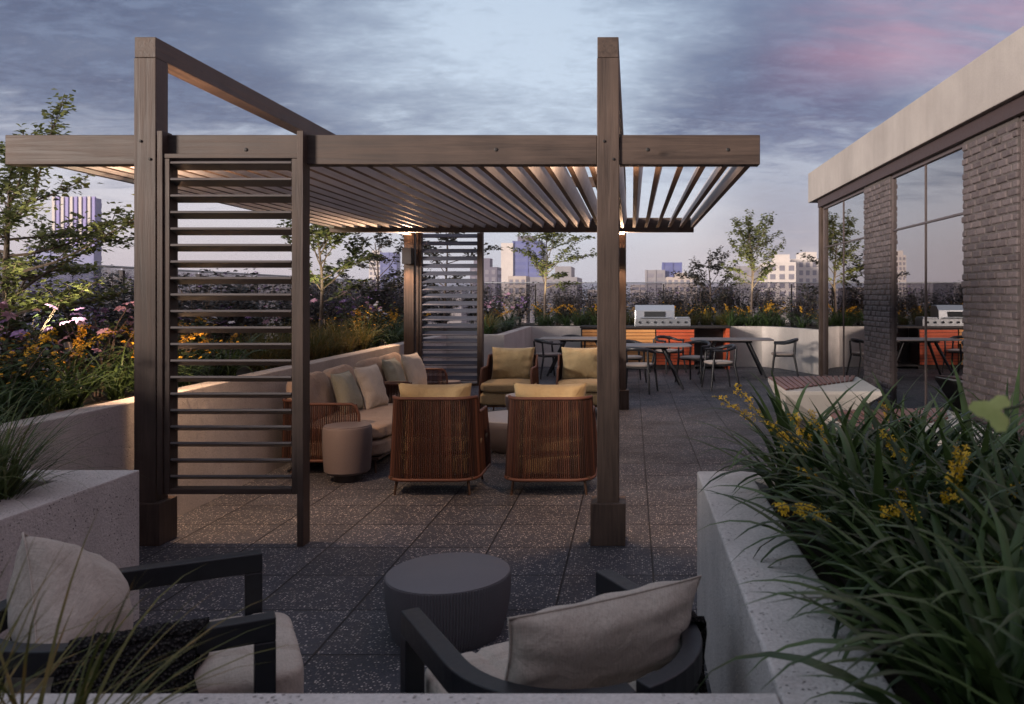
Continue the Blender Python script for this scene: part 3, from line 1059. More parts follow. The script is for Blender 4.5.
def rope_shell(root, hw, yf, yb, r, zb, zarm, zback, flare=0.03, cord=0.0166):
    pts = u_path(hw, yf, yb, r)
    ystep = yb - r - 0.04

    def ztop(y):
        t = min(1, max(0, (y - (ystep - 0.07)) / 0.11))
        t = t * t * (3 - 2 * t)
        return zarm + (zback - zarm) * t

    def inward(x, y, k):
        c = Vector((x, y, 0)) - Vector((0, (yf + yb) / 2, 0))
        return x - k * (c.x / hw), y - k * 0.6 * max(0, c.y) / (yb - yf)
    f = MB()
    rail = []
    for (x, y) in pts:
        xi, yi = inward(x, y, flare)
        rail.append((xi, yi, ztop(y)))
    x0, y0 = pts[0]
    x1, y1 = pts[-1]

    def corner(x, y, zt, s):
        xi, _ = inward(x, y, flare)
        return [(x, y + 0.02, zb), (xi + (x - xi) * 0.5, y - 0.012, (zb + zt) / 2), (xi, y - 0.004, zt - 0.09), (xi, y + 0.02, zt - 0.02)]
    ca, cb = corner(x0, y0, zarm, -1), corner(x1, y1, zarm, 1)
    full = ca + rail[1:-1] + cb[::-1]
    f.tube(full, 0.014, 8)
    f.tube([(x, y, zb) for (x, y) in [(x0, y0 + 0.02)] + pts[1:-1] + [(x1, y1 + 0.02)]], 0.014, 8)
    f.build('frame_rail', M['rope_rail'], root, smooth=60)
    w = MB()
    for p in resample(pts, cord):
        zt = ztop(p.y)
        if p.y < y0 + 0.015:
            continue
        xi, yi = inward(p.x, p.y, flare)
        w.tube([(p.x, p.y, zb), (p.x * 0.45 + xi * 0.55, p.y * 0.45 + yi * 0.55, (zb + zt) / 2), (xi, yi, zt)], 0.0063, 4, False)
    w.build('rope_back', M['rope'], root, smooth=180)


def four_legs(root, xs, ys, zt, mat):
    for x in xs:
        for y in ys:
            MB().tube([(x, y, 0.0), (x * 0.94, y * 0.94, zt)], [0.010, 0.013], 8).build('leg', mat, root, smooth=60)


def rope_chair(label, loc, rotz):
    c = thing('rope_armchair', label, 'armchair', loc, rotz, 'rope armchairs under the pergola')
    rope_shell(c, 0.362, -0.28, 0.36, 0.17, 0.13, 0.63, 0.775, 0.03)
    four_legs(c, (-0.30, 0.30), (-0.26, 0.30), 0.15, M['bronze_leg'])
    rng = random.Random(3)
    MB().box(-0.33, 0.33, -0.30, 0.32, 0.125, 0.15).build('seat_frame', M['bronze_leg'], c)
    MB().soft(0.70, 0.70, 0.17, (0, -0.03, 0.235), 7, 12, 0, None, 0.002, rng).build('base_cushion', M['mustard'], c, smooth=180)
    MB().soft(0.70, 0.72, 0.14, (0, -0.05, 0.385), 4.5, 12, 0.015, None, 0.003, rng).build('seat_cushion', M['mustard'], c, smooth=180)
    m = Matrix.Translation((0, 0.175, 0.655)) @ Matrix.Rotation(R(-8), 4, 'X')
    MB().pillow(0.60, 0.47, 0.30, m, 26, 4).build('back_cushion', M['mustard'], c, smooth=180, weld=0.0004)
    return c


ca = rope_chair('brown rope armchair seen from behind, left of the front pair, right arm showing', (-1.60, 6.80, 0), math.pi)
copy_thing(ca, (-0.665, 6.80, 0), math.pi, 'brown rope armchair seen from behind, nearest the front right post')
copy_thing(ca, (-1.64, 10.95, 0), R(-3), 'mustard cushioned rope armchair facing the viewer, left one beside the rear slatted screen')
copy_thing(ca, (-0.66, 10.95, 0), R(3), 'mustard cushioned rope armchair facing the viewer, right one partly behind the front post')


def rope_sofa(label, loc, rotz, W_):
    c = thing('rope_sofa', label, 'sofa', loc, rotz, 'rope sofas along the raised bed')
    hw = W_ / 2
    rope_shell(c, hw, -0.27, 0.43, 0.10, 0.13, 0.63, 0.66, 0.02)
    four_legs(c, (-hw + 0.1, hw - 0.1), (-0.40, 0.36), 0.15, M['bronze_leg'])
    rng = random.Random(9)
    MB().box(-hw + 0.05, hw - 0.05, -0.44, 0.40, 0.125, 0.15).build('seat_frame', M['bronze_leg'], c)
    MB().soft(W_ - 0.06, 0.88, 0.15, (0, -0.045, 0.225), 9, 14, 0, None, 0.002, rng).build('base_cushion', M['taupe_dark'], c, smooth=180)
    MB().soft(W_ - 0.06, 0.90, 0.14, (0, -0.05, 0.37), 7, 16, 0.012, None, 0.004, rng).build('seat_cushion', M['taupe'], c, smooth=180)
    for s in (-1, 1):
        m = Matrix.Rotation(R(-14), 4, 'X')
        MB().soft((W_ - 0.12) / 2, 0.17, 0.44, (s * (W_ - 0.12) / 4, 0.315, 0.645), 4.2, 12, 0.0, None, 0.008, rng, m).build('back_cushion', M['taupe'] if s > 0 else M['taupe_dark'], c, smooth=180)
    return c


SX = -2.70
sofa = rope_sofa('rope sofa nearer the viewer, its near arm beside the round drum table', (SX, 8.02, 0), R(90), 1.66)
copy_thing(sofa, (SX, 9.82, 0), R(90), 'rope sofa farther along the raised bed, next to the rear slatted screen')


def scatter(label, mat, loc, yaw, lean, size, seed):
    m = Matrix.Rotation(yaw, 4, 'Z') @ Matrix.Rotation(R(lean), 4, 'X')
    o = MB().pillow(size, size, 0.17, m, 18, seed).build('throw_pillow', mat, None, smooth=180, loc=loc, weld=0.0004)
    pillow_piping(o, size, size, 0.17, m, mat)
    return tag(o, label, 'pillow')


# cushions lean back against the sofa backs (local -y is the front face)
scatter('sage green throw pillow on the nearer sofa, tucked behind the cream one', M['sage'], (-2.80, 7.98, 0.645), R(86), -20, 0.42, 11)
scatter('cream throw pillow on the nearer sofa, in front of the sage one', M['cream'], (-2.68, 8.36, 0.655), R(80), -18, 0.46, 12)
scatter('sage green throw pillow on the farther sofa, tucked behind the cream one', M['sage'], (-2.84, 9.70, 0.645), R(86), -20, 0.42, 13)
scatter('cream throw pillow on the farther sofa, in front of the sage one', M['cream'], (-2.70, 10.08, 0.655), R(80), -18, 0.46, 14)


def drum_table(label, loc, r, h, mat, taper=0.93, foot=True, top=None):
    t = thing('drum_table', label, 'side table', loc)
    m = MB()
    prof = [(r * taper * 0.9, 0.07), (r * taper, 0.09), (r * (taper * 0.45 + 0.55), h * 0.38), (r, h * 0.62), (r, h - 0.03), (r * 0.97, h - 0.005), (r * 0.94, h)]
    m.lathe(prof, 120, rib=1, ribd=0.002).build('body', mat, t, smooth=30)
    MB().lathe([(r * 0.55, 0.0), (r * 0.55, 0.075)], 32).build('foot', M['dark_metal'], t, smooth=40)
    MB().lathe([(r * 0.93, h + 0.0005), (r * 0.93, h + 0.006), (r * 0.92, h + 0.008)], 64).build('table_top', top or mat, t, smooth=40)
    return t


drum_table('round grey drum table at the near end of the sofa', (-2.46, 7.02, 0), 0.205, 0.47, M['drum'])
drum_table('small round drum table at the far end of the sofas', (-2.43, 10.86, 0), 0.155, 0.44, M['drum'])


def bowl_table(label, loc, r, h):
    t = thing('coffee_table', label, 'coffee table', loc)
    MB().lathe([(r * 0.52, 0.0), (r * 0.62, 0.02), (r * 0.86, h * 0.45), (r * 0.98, h * 0.8), (r, h - 0.02), (r * 0.985, h)], 72).build('body', M['drum'], t, smooth=40)
    MB().lathe([(r * 0.975, h + 0.0005), (r * 0.975, h + 0.008), (r * 0.96, h + 0.011)], 72).build('table_top', M['table_light'], t, smooth=40)


bowl_table('large low round coffee table with pale top, showing between the two near armchairs', (-1.17, 8.40, 0), 0.47, 0.34)
bowl_table('smaller round coffee table behind the large low one', (-1.16, 9.35, 0), 0.30, 0.44)


# ------------------------------------------------------------------ ribbed stool and black armchairs in front
st = thing('ribbed_ottoman', 'round ribbed dark grey side table standing between the two front armchairs', 'side table', (-0.872, 3.86, 0))
MB().lathe([(0.250, 0.0), (0.258, 0.015), (0.278, 0.09), (0.291, 0.17), (0.294, 0.22), (0.295, 0.279)], 260, rib=1, ribd=0.008).build('body', M['ottoman'], st, smooth=25)
MB().lathe([(0.288, 0.2795), (0.288, 0.284), (0.284, 0.287)], 96).build('table_top', M['ottoman'], st, smooth=50)


def black_chair(label, loc, rotz):
    c = thing('black_armchair', label, 'armchair', loc, rotz, 'black armchairs in front')
    hw, yf, r, zt = 0.345, -0.40, 0.345, 0.585
    for s in (-1, 1):
        m = MB()
        m.bar([(s * hw, yf + 0.03, 0.0), (s * hw, yf + 0.03, zt - 0.036)], 0.06, 0.06, side=(1, 0, 0))
        m.build('front_leg', M['black_wood'], c, bevel=0.004)
        m = MB()
        pts = [(s * hw, yf, zt)]
        for i in range(7):
            pts.append((s * hw, yf + 0.06 + (0.42 - 0.06) * i / 6, zt))
        n = 12
        for i in range(1, n + 1):
            a = (math.pi / 2 - 0.045) * i / n
            pts.append((s * hw * math.cos(a), 0.02 + r * math.sin(a) * 1.08, zt))
        m.bar(pts, 0.058, 0.072)
        m.build('arm_rail', M['black_wood'], c, bevel=0.004)
        ax, ay = s * hw * math.cos(0.95), 0.02 + r * math.sin(0.95) * 1.08
        MB().bar([(ax, ay, 0.0), (ax, ay, zt - 0.037)], 0.05, 0.05, side=(1, 0, 0)).build('rear_leg', M['black_wood'], c, bevel=0.004)
    MB().box(-0.31, 0.31, -0.36, 0.24, 0.20, 0.245).build('seat_frame', M['black_wood'], c, bevel=0.004)
    rng = random.Random(8)
    MB().soft(0.60, 0.80, 0.17, (0, -0.095, 0.335), 8, 44, 0.012, ((-0.1, 0.1), (-0.25, -0.02, 0.2)), 0.003, rng).build('seat_cushion', M['oat'], c, smooth=180)
    # upholstered back inside the curve
    m = MB()
    n = 16
    for i in range(n + 1):
        a = 0.35 + (math.pi - 0.7) * i / n
        for (rr, z) in ((0.25, 0.40), (0.305, 0.36), (0.305, 0.50), (0.285, 0.535), (0.255, 0.50)):
            m.v.append((rr * math.cos(a), 0.02 + rr * 1.06 * math.sin(a), z))
    for i in range(n):
        for k in range(5):
            k2 = (k + 1) % 5
            m.f.append((i * 5 + k, i * 5 + k2, (i + 1) * 5 + k2, (i + 1) * 5 + k))
    m.f.append((0, 1, 2, 3, 4))
    m.f.append(tuple(n * 5 + k for k in (4, 3, 2, 1, 0)))
    m.build('back_pad', M['oat'], c, smooth=70)
    return c


# front centre of each chair and facing direction worked out on the deck plan
def place(front_mid, facing):
    f = Vector(facing).normalized()
    o = Vector(front_mid) - f * 0.40
    return (o.x, o.y, 0), math.atan2(f.x, -f.y)


locL, rotL = place((-1.255, 2.80), (0.88, 0.46))
locR, rotR = place((-0.40, 2.715), (-0.52, 0.85))
bl = black_chair('black framed armchair at bottom left, seen from the side', locL, rotL)
br = copy_thing(bl, locR, rotR, 'black framed armchair at bottom centre, seen from behind with a lumbar pillow')


def on_chair(loc, rot, x, y, z):
    return Matrix.Translation(loc) @ Matrix.Rotation(rot, 4, 'Z') @ Vector((x, y, z))


# pillows
p = on_chair(locL, rotL, 0.03, 0.16, 0.60)
m = Matrix.Rotation(rotL + R(-14), 4, 'Z') @ Matrix.Rotation(R(-24), 4, 'X') @ Matrix.Rotation(R(36), 4, 'Y')
o = MB().pillow(0.42, 0.42, 0.26, m, 22, 21).build('throw_pillow', M['oat'], None, smooth=180, loc=p, weld=0.0004)
pillow_piping(o, 0.42, 0.42, 0.26, m, M['oat'])
tag(o, 'square oat linen pillow leaning in the bottom left black armchair', 'pillow')
p = on_chair(locR, rotR, -0.045, 0.15, 0.635)
m = Matrix.Rotation(rotR + R(6), 4, 'Z') @ Matrix.Rotation(R(-12), 4, 'X') @ Matrix.Rotation(R(-3), 4, 'Y')
o = MB().pillow(0.66, 0.27, 0.17, m, 24, 23).build('lumbar_pillow', M['oat'], None, smooth=180, loc=p, weld=0.0004)
pillow_piping(o, 0.66, 0.27, 0.17, m, M['oat'])
tag(o, 'long oat linen lumbar pillow in the bottom centre black armchair', 'pillow')


def throw(label, loc, rotz, path, x0, x1, seed):
    """knitted throw: profile in the local xz plane swept along y, with lumpy knit relief"""
    rng = random.Random(seed)
    P = [Vector((a, 0, b)) for a, b in path]
    pts = []
    for a, b in zip(P, P[1:]):
        k = max(2, int((b - a).length / 0.012))
        for i in range(k):
            pts.append(a.lerp(b, i / k))
    pts.append(P[-1])
    sm = pts[:]
    for _ in range(6):
        sm = [sm[0]] + [(sm[i - 1] + sm[i] * 2 + sm[i + 1]) / 4 for i in range(1, len(sm) - 1)] + [sm[-1]]
    ny = int((x1 - x0) / 0.012)
    vs, fs = [], []
    n = len(sm)
    for side in (0, 1):
        for i, q in enumerate(sm):
            d = (sm[min(i + 1, n - 1)] - sm[max(i - 1, 0)]).normalized()
            nr = Vector((-d.z, 0, d.x))
            if nr.z < 0 and abs(nr.z) > 0.5:
                nr = -nr
            for j in range(ny + 1):
                y = x0 + (x1 - x0) * j / ny
                fold = 0.012 * math.sin(y * 38 + 1.3 * math.sin(i * 0.12)) * min(1, abs(q.z - 0.6) * 5)
                kn = 0.006 * math.sin(i * 1.57) * math.sin(j * 1.57) + rng.uniform(-0.003, 0.003)
                off = (0.011 if side else -0.004) + fold + (kn if side else 0)
                yy = y + 0.02 * math.sin(i * 0.21 + seed)
                v = q + nr * off
                vs.append((v.x, yy, v.z))
    for side in (0, 1):
        o_ = side * n * (ny + 1)
        for i in range(n - 1):
            for j in range(ny):
                a = o_ + i * (ny + 1) + j
                qd = (a, a + 1, a + ny + 2, a + ny + 1)
                fs.append(qd if side else qd[::-1])
    N = n * (ny + 1)
    for i in range(n - 1):
        for j in (0, ny):
            a = i * (ny + 1) + j
            fs.append((a, a + ny + 1, a + ny + 1 + N, a + N))
    for i in (0, n - 1):
        for j in range(ny):
            a = i * (ny + 1) + j
            fs.append((a, a + 1, a + 1 + N, a + N))
    o = MB().add(vs, fs).build('knit_throw', M['throw'], None, smooth=180, loc=loc, rot=(0, 0, rotz))
    return tag(o, label, 'throw blanket')


# left chair: near arm is on its right hand side (local +x when facing -y is ... see place())
throw('charcoal knitted throw draped over the near arm of the bottom left armchair', locL, rotL,
      [(0.02, 0.445), (-0.20, 0.445), (-0.285, 0.46), (-0.300, 0.60), (-0.318, 0.632), (-0.375, 0.632), (-0.392, 0.60), (-0.40, 0.42), (-0.41, 0.15)][:], -0.20, 0.14, 3)
throw('charcoal knitted throw hanging over the back of the bottom centre armchair', locR, rotR,
      [(-0.27, 0.46), (-0.285, 0.52), (-0.30, 0.60), (-0.318, 0.632), (-0.37, 0.632), (-0.392, 0.60), (-0.40, 0.42), (-0.41, 0.12)], -0.10, 0.14, 4)


# ------------------------------------------------------------------ outdoor kitchen
kt = thing('kitchen_counter', 'outdoor kitchen counter fronted with orange and red slats along the far bed', 'counter', (0, 0, 0))
KF, KB, KZ = 17.45, 18.085, 0.93
MB().box(-1.12, 2.12, KF - 0.03, KB, KZ - 0.045, KZ).build('countertop', M['dark_metal'], kt, bevel=0.005)
MB().box(-1.10, 1.36, KF + 0.03, KB - 0.01, 0.0, KZ - 0.046).build('cabinet', M['dark_metal'], kt)


def slat_front(x0, x1, z0, z1, mat, n):
    f = MB().box(x0, x1, KF + 0.012, KF + 0.028, z0, z1).build('slatted_door', M['dark_metal'], kt)
    s = (z1 - z0) / n
    for i in range(n):
        MB().box(x0 + 0.004, x1 - 0.004, KF - 0.006, KF + 0.011, z0 + i * s + 0.004, z0 + (i + 1) * s - 0.006).build('slat', mat, f, bevel=0.002)


slat_front(-1.07, -0.62, 0.10, 0.86, M['orange_wood'], 11)
slat_front(-0.60, -0.16, 0.10, 0.86, M['orange_wood'], 11)
slat_front(-0.14, 0.50, 0.10, 0.86, M['orange_wood'], 11)
slat_front(0.52, 1.34, 0.10, 0.86, M['red_wood'], 11)
MB().box(1.38, 2.02, KB - 0.05, KB - 0.01, 0.0, KZ - 0.046).build('shelf_back', M['dark_metal'], kt)
MB().box(1.364, 2.02, KF + 0.03, KB - 0.052, 0.62, 0.66).build('shelf', M['table_light'], kt, bevel=0.003)
MB().box(1.364, 2.02, KF + 0.03, KB - 0.052, 0.06, 0.10).build('shelf', M['dark_metal'], kt, bevel=0.003)
MB().box(2.022, 2.10, KF - 0.006, KB - 0.01, 0.0, KZ - 0.046).build('end_panel', M['red_wood'], kt, bevel=0.003)
gr = thing('barbecue_grill', 'stainless steel barbecue grill with closed hood on the kitchen counter', 'grill', (0.66, 17.72, KZ))
MB().box(-0.60, 0.60, -0.24, 0.24, 0.001, 0.155).build('body', M['steel'], gr, bevel=0.006)
hood = bmesh.new()
for x in (-0.595, 0.26):
    for (y, z) in ((-0.235, 0.157), (-0.215, 0.34), (-0.10, 0.45), (0.16, 0.45), (0.235, 0.36), (0.235, 0.157)):
        hood.verts.new((x, y, z))
bmesh.ops.convex_hull(hood, input=hood.verts)
me = bpy.data.meshes.new('hood')
hood.to_mesh(me)
hood.free()
me.materials.append(M['steel'])
ho = bpy.data.objects.new('hood', me)
COL.objects.link(ho)
ho.parent = gr
md = ho.modifiers.new('bevel', 'BEVEL')
md.width, md.segments, md.limit_method, md.angle_limit = 0.01, 2, 'ANGLE', R(15)
MB().box(-0.40, 0.06, -0.243, -0.224, 0.20, 0.315).build('window', M['steel_dark'], ho, bevel=0.004)
MB().tube([(-0.48, -0.275, 0.185), (0.15, -0.275, 0.185)], 0.012, 8).build('handle', M['steel'], ho, smooth=60)
MB().box(0.28, 0.585, -0.235, 0.235, 0.157, 0.19).build('side_burner_lid', M['steel'], gr, bevel=0.006)
for k in range(7):
    MB().lathe([(0.026, 0.0), (0.024, 0.03), (0.010, 0.034)], 14).build('knob', M['steel_dark'], gr, smooth=40, loc=(-0.50 + k * 0.165, -0.241, 0.085), rot=(R(90), 0, 0))


# ------------------------------------------------------------------ dining sets
def dining_table(label, loc, rotz, L=1.6, D=0.9):
    t = thing('dining_table', label, 'table', loc, rotz, 'dining tables')
    MB().soft(L, D, 0.028, (0, 0, 0.731), 9, 12).build('tabletop', M['dining_top'], t, smooth=50)
    MB().box(-L * 0.24, L * 0.24, -D * 0.26, D * 0.26, 0.675, 0.7165).build('apron', M['black_wood'], t, bevel=0.004)
    for sx in (-1, 1):
        for sy in (-1, 1):
            MB().tube([(sx * L * 0.40, sy * D * 0.38, 0.0), (sx * L * 0.20, sy * D * 0.2, 0.68)], [0.022, 0.034], 8).build('leg', M['black_wood'], t, smooth=60)
    return t


dt = dining_table('dark dining table nearest the viewer, just right of the front post', (0.22, 14.05, 0), R(2))
copy_thing(dt, (1.95, 15.95, 0), R(-2), 'dark dining table at the right, in front of the pale far planter wall')
copy_thing(dt, (-1.03, 16.3, 0), 0.0, 'dark dining table at the left, seen between the mustard armchairs and the front post')


def dining_chair(label, loc, rotz):
    """front faces local -y"""
    c = thing('dining_chair', label, 'chair', loc, rotz, 'black dining chairs')
    MB().soft(0.47, 0.46, 0.055, (0, -0.02, 0.455), 4, 12).build('seat', M['seat_pad'], c, smooth=180)
    MB().box(-0.20, 0.20, -0.20, 0.17, 0.405, 0.428).build('seat_frame', M['black_wood'], c, bevel=0.004)
    for s in (-1, 1):
        MB().tube([(s * 0.275, -0.24, 0.0), (s * 0.235, -0.19, 0.42), (s * 0.25, -0.17, 0.655)], [0.016, 0.022, 0.018], 8).build('leg', M['black_wood'], c, smooth=60)
        MB().tube([(s * 0.26, 0.27, 0.0), (s * 0.22, 0.19, 0.42), (s * 0.215, 0.215, 0.70)], [0.016, 0.022, 0.018], 8).build('leg', M['black_wood'], c, smooth=60)
    pts = []
    for i in range(25):
        a = -math.pi * 0.10 + (math.pi * 1.2) * i / 24
        x = 0.268 * math.cos(a)
        y = 0.245 * math.sin(a) - 0.0
        if y < 0:
            y *= 2.6
        z = 0.665 + 0.065 * max(0, math.sin(a)) ** 1.2
        pts.append((x, y, z))
    n = len(pts)
    rs = [0.018 + 0.016 * math.sin(math.pi * i / (n - 1)) for i in range(n)]
    MB().tube(pts, rs, 8).build('back_rail', M['black_wood'], c, smooth=60)
    return c


dc = dining_chair('black dining chair at the near side of the front table, beside the post', (0.10, 13.35, 0), R(165))
copy_thing(dc, (1.50, 13.85, 0), R(-78), 'black dining chair at the right end of the front table, its back to the windows')
copy_thing(dc, (1.16, 14.95, 0), R(-35), 'black dining chair behind the front table, between it and the right table')
copy_thing(dc, (2.97, 15.85, 0), R(-100), 'black dining chair standing apart at the right end of the right table')
copy_thing(dc, (-0.05, 15.0, 0), R(10), 'black dining chair on the far side of the front table, behind the post')
copy_thing(dc, (0.75, 16.75, 0), R(40), 'black dining chair on the far side of the right table, in front of the grill')
copy_thing(dc, (-1.62, 15.75, 0), R(118), 'black dining chair at the left end of the left table')
copy_thing(dc, (-1.25, 17.0, 0), R(10), 'black dining chair on the far side of the left table by the planter wall')

# ------------------------------------------------------------------ plants
def arr_mesh(name, V, Fq, mat, parent=None, smooth=False):
    me = bpy.data.meshes.new(name)
    V = np.asarray(V, dtype=np.float32).reshape(-1, 3)
    Fq = np.asarray(Fq, dtype=np.int32)
    nf, k = Fq.shape
    me.vertices.add(len(V))
    me.vertices.foreach_set('co', V.ravel())
    me.loops.add(nf * k)
    me.loops.foreach_set('vertex_index', Fq.ravel())
    me.polygons.add(nf)
    me.polygons.foreach_set('loop_start', np.arange(0, nf * k, k, dtype=np.int32))
    me.update(calc_edges=True)
    me.validate()
    if smooth:
        me.shade_smooth()
    me.materials.append(mat)
    o = bpy.data.objects.new(name, me)
    COL.objects.link(o)
    if parent is not None:
        o.parent = parent
    return o


def blades(rng, n, L, w, e0=(50, 88), droop=(40, 120), rad=0.06, seg=8, fold=0.25, z0=0.0, straight=0.0):
    """arching grass or strap leaves; returns vertices and quads"""
    V, Fc = [], []
    for _ in range(n):
        az = rng.uniform(0, 2 * math.pi)
        el = R(rng.uniform(*e0))
        dr = R(rng.uniform(*droop))
        ln = L * rng.uniform(0.6, 1.1)
        ww = w * rng.uniform(0.7, 1.2)
        rr = rad * math.sqrt(rng.random())
        a2 = rng.uniform(0, 2 * math.pi)
        p = Vector((rr * math.cos(a2), rr * math.sin(a2), z0))
        tw = rng.uniform(-0.5, 0.5)
        o = len(V)
        for i in range(seg + 1):
            t = i / seg
            e = el - dr * t ** 1.5
            azt = az + tw * t
            d = Vector((math.cos(e) * math.cos(azt), math.cos(e) * math.sin(azt), math.sin(e)))
            s = Vector((-math.sin(azt), math.cos(azt), 0))
            u = s.cross(d)
            wt = ww * min(1.0, 0.55 + 1.6 * t) * max(0.03, 1 - t ** 2.6) * 0.5
            V.append(p - s * wt + u * (wt * fold))
            V.append(p.copy())
            V.append(p + s * wt + u * (wt * fold))
            p = p + d * (ln / seg)
        for i in range(seg):
            b = o + i * 3
            Fc.append((b, b + 1, b + 4, b + 3))
            Fc.append((b + 1, b + 2, b + 5, b + 4))
    return V, Fc


def leaf_quads(rng, centers, size, out=None, flat=0.5):
    """small pointed leaves, two facets each"""
    V, Fc = [], []
    for c in centers:
        az, el = rng.uniform(0, 6.283), rng.uniform(-0.7, 0.9) * flat
        s = size * rng.uniform(0.6, 1.25)
        d = Vector((math.cos(el) * math.cos(az), math.cos(el) * math.sin(az), math.sin(el)))
        roll = rng.uniform(-0.8, 0.8)
        sd_ = Vector((-math.sin(az), math.cos(az), 0))
        up = sd_.cross(d) * -1
        sd_ = (sd_ * math.cos(roll) + up * math.sin(roll))
        nrm = d.cross(sd_)
        o = len(V)
        c = Vector(c)
        V += [c, c + d * s * 0.45 + sd_ * s * 0.30 + nrm * s * 0.08, c + d * s - nrm * s * 0.06, c + d * s * 0.45 - sd_ * s * 0.30 + nrm * s * 0.08]
        Fc.append((o, o + 1, o + 2, o + 3))
    return V, Fc


def flower_heads(rng, centers, r, petals=6, tilt=0.5):
    V, Fc = [], []
    for c in centers:
        c = Vector(c)
        nx = Vector((rng.uniform(-tilt, tilt), rng.uniform(-tilt, tilt), 1)).normalized()
        a = nx.orthogonal().normalized()
        b = nx.cross(a)
        rr = r * rng.uniform(0.7, 1.2)
        for k in range(petals):
            t = 2 * math.pi * k / petals + rng.uniform(-0.15, 0.15)
            d = a * math.cos(t) + b * math.sin(t)
            s = nx.cross(d)
            o = len(V)
            V += [c, c + d * rr * 0.6 + s * rr * 0.26 + nx * rr * 0.12, c + d * rr - nx * rr * rng.uniform(-0.1, 0.3), c + d * rr * 0.6 - s * rr * 0.26 + nx * rr * 0.12]
            Fc.append((o, o + 1, o + 2, o + 3))
    return V, Fc


def spike(rng, L, lean, az, nfl, fr):
    """curved stem with crowded small blossoms"""
    st_, V, Fc = [], [], []
    p = Vector((0, 0, 0))
    e = R(86)
    for i in range(9):
        st_.append(p.copy())
        e -= R(lean) / 8
        p = p + Vector((math.cos(e) * math.cos(az), math.cos(e) * math.sin(az), math.sin(e))) * L / 8
    cs = []
    for i in range(nfl):
        t = 5.0 + 3.0 * (i / nfl)
        k = min(7, int(t))
        q = st_[k].lerp(st_[k + 1], t - k)
        cs.append(q + Vector((rng.uniform(-1, 1), rng.uniform(-1, 1), rng.uniform(-0.6, 0.8))) * 0.022)
    V, Fc = flower_heads(rng, cs, fr, 4, 1.5)
    return st_, V, Fc


def strap_plant(label, group, seed, L, n, w, fmat, nsp, spL, spfr, leafmat, cat='plant', name='strap_leaf_plant', nfl=26, e0=(42, 84), droop=(60, 135), spaz=(0, 6.28), splean=(25, 70)):
    rng = random.Random(seed)
    t = thing(name, label, cat, (0, 0, -50), 0, group)
    V, Fc = blades(rng, n, L, w, e0, droop, 0.07, 9, 0.35)
    arr_mesh('foliage', V, Fc, leafmat, t, True)
    for k in range(nsp):
        s_, V, Fc = spike(rng, spL * rng.uniform(0.8, 1.15), rng.uniform(*splean), rng.uniform(*spaz), nfl, spfr)
        f = arr_mesh('flower_spike', V, Fc, fmat, t)
        MB().tube(s_, [0.004] * 5 + [0.002] * 4, 4).build('stem', M['stem'], f, smooth=60)
    return t


def grass_plant(label, group, seed, L, n, w, mat, cat='grass', e0=(55, 88), droop=(25, 95), rad=0.05):
    rng = random.Random(seed)
    t = thing('grass_clump', label, cat, (0, 0, -50), 0, group)
    V, Fc = blades(rng, n, L, w, e0, droop, rad, 7, 0.2)
    arr_mesh('blades', V, Fc, mat, t, True)
    return t


def shrub_plant(label, group, seed, h, r, n, size, mat, fl=None, nfl=0, flr=0.03, name='shrub', cat='shrub'):
    rng = random.Random(seed)
    t = thing(name, label, cat, (0, 0, -50), 0, group)
    m = MB()
    cs, tips = [], []
    for k in range(11):
        az = rng.uniform(0, 6.283)
        out = r * rng.uniform(0.3, 1.0)
        hh = h * rng.uniform(0.6, 1.08)
        pts = [Vector((0.02 * math.cos(az), 0.02 * math.sin(az), 0))]
        for i in range(1, 6):
            q = i / 5
            pts.append(Vector((out * q ** 1.3 * math.cos(az + 0.3 * q), out * q ** 1.3 * math.sin(az + 0.3 * q), hh * q)) + Vector((rng.uniform(-1, 1), rng.uniform(-1, 1), 0)) * 0.03)
        m.tube(pts, [0.008, 0.007, 0.006, 0.005, 0.004, 0.002], 4)
        tips.append(pts[-1])
        for j in range(n // 11):
            q = rng.uniform(0.18, 1.0) * 5
            i = min(4, int(q))
            c = pts[i].lerp(pts[i + 1], q - i)
            cs.append(c + Vector((rng.gauss(0, 1), rng.gauss(0, 1), rng.gauss(0, 0.8))) * (0.055 * h / 0.8))
    V, Fc = leaf_quads(rng, cs, size)
    arr_mesh('foliage', V, Fc, mat, t)
    m.build('stem', M['bark'], t, smooth=60)
    if fl is not None:
        fc = []
        for k in range(nfl):
            b = rng.choice(tips)
            fc.append(b + Vector((rng.gauss(0, 0.09), rng.gauss(0, 0.09), rng.uniform(-0.12, 0.05))))
        V, Fc = flower_heads(rng, fc, flr, 7, 0.7)
        arr_mesh('blossom', V, Fc, fl, t)
    return t


def sow(protos, spots, rng, smin=0.85, smax=1.15):
    """place copies of the prototypes; the first use moves each prototype itself"""
    used = set()
    for i, (x, y, z) in enumerate(spots):
        pr = protos[i % len(protos)]
        s = rng.uniform(smin, smax)
        if pr.name not in used:
            used.add(pr.name)
            pr.location = (x, y, z)
            pr.rotation_euler = (0, 0, rng.uniform(0, 6.28))
            pr.scale = (s, s, s)
        else:
            copy_thing(pr, (x, y, z), rng.uniform(0, 6.28), None, (s, s, s))


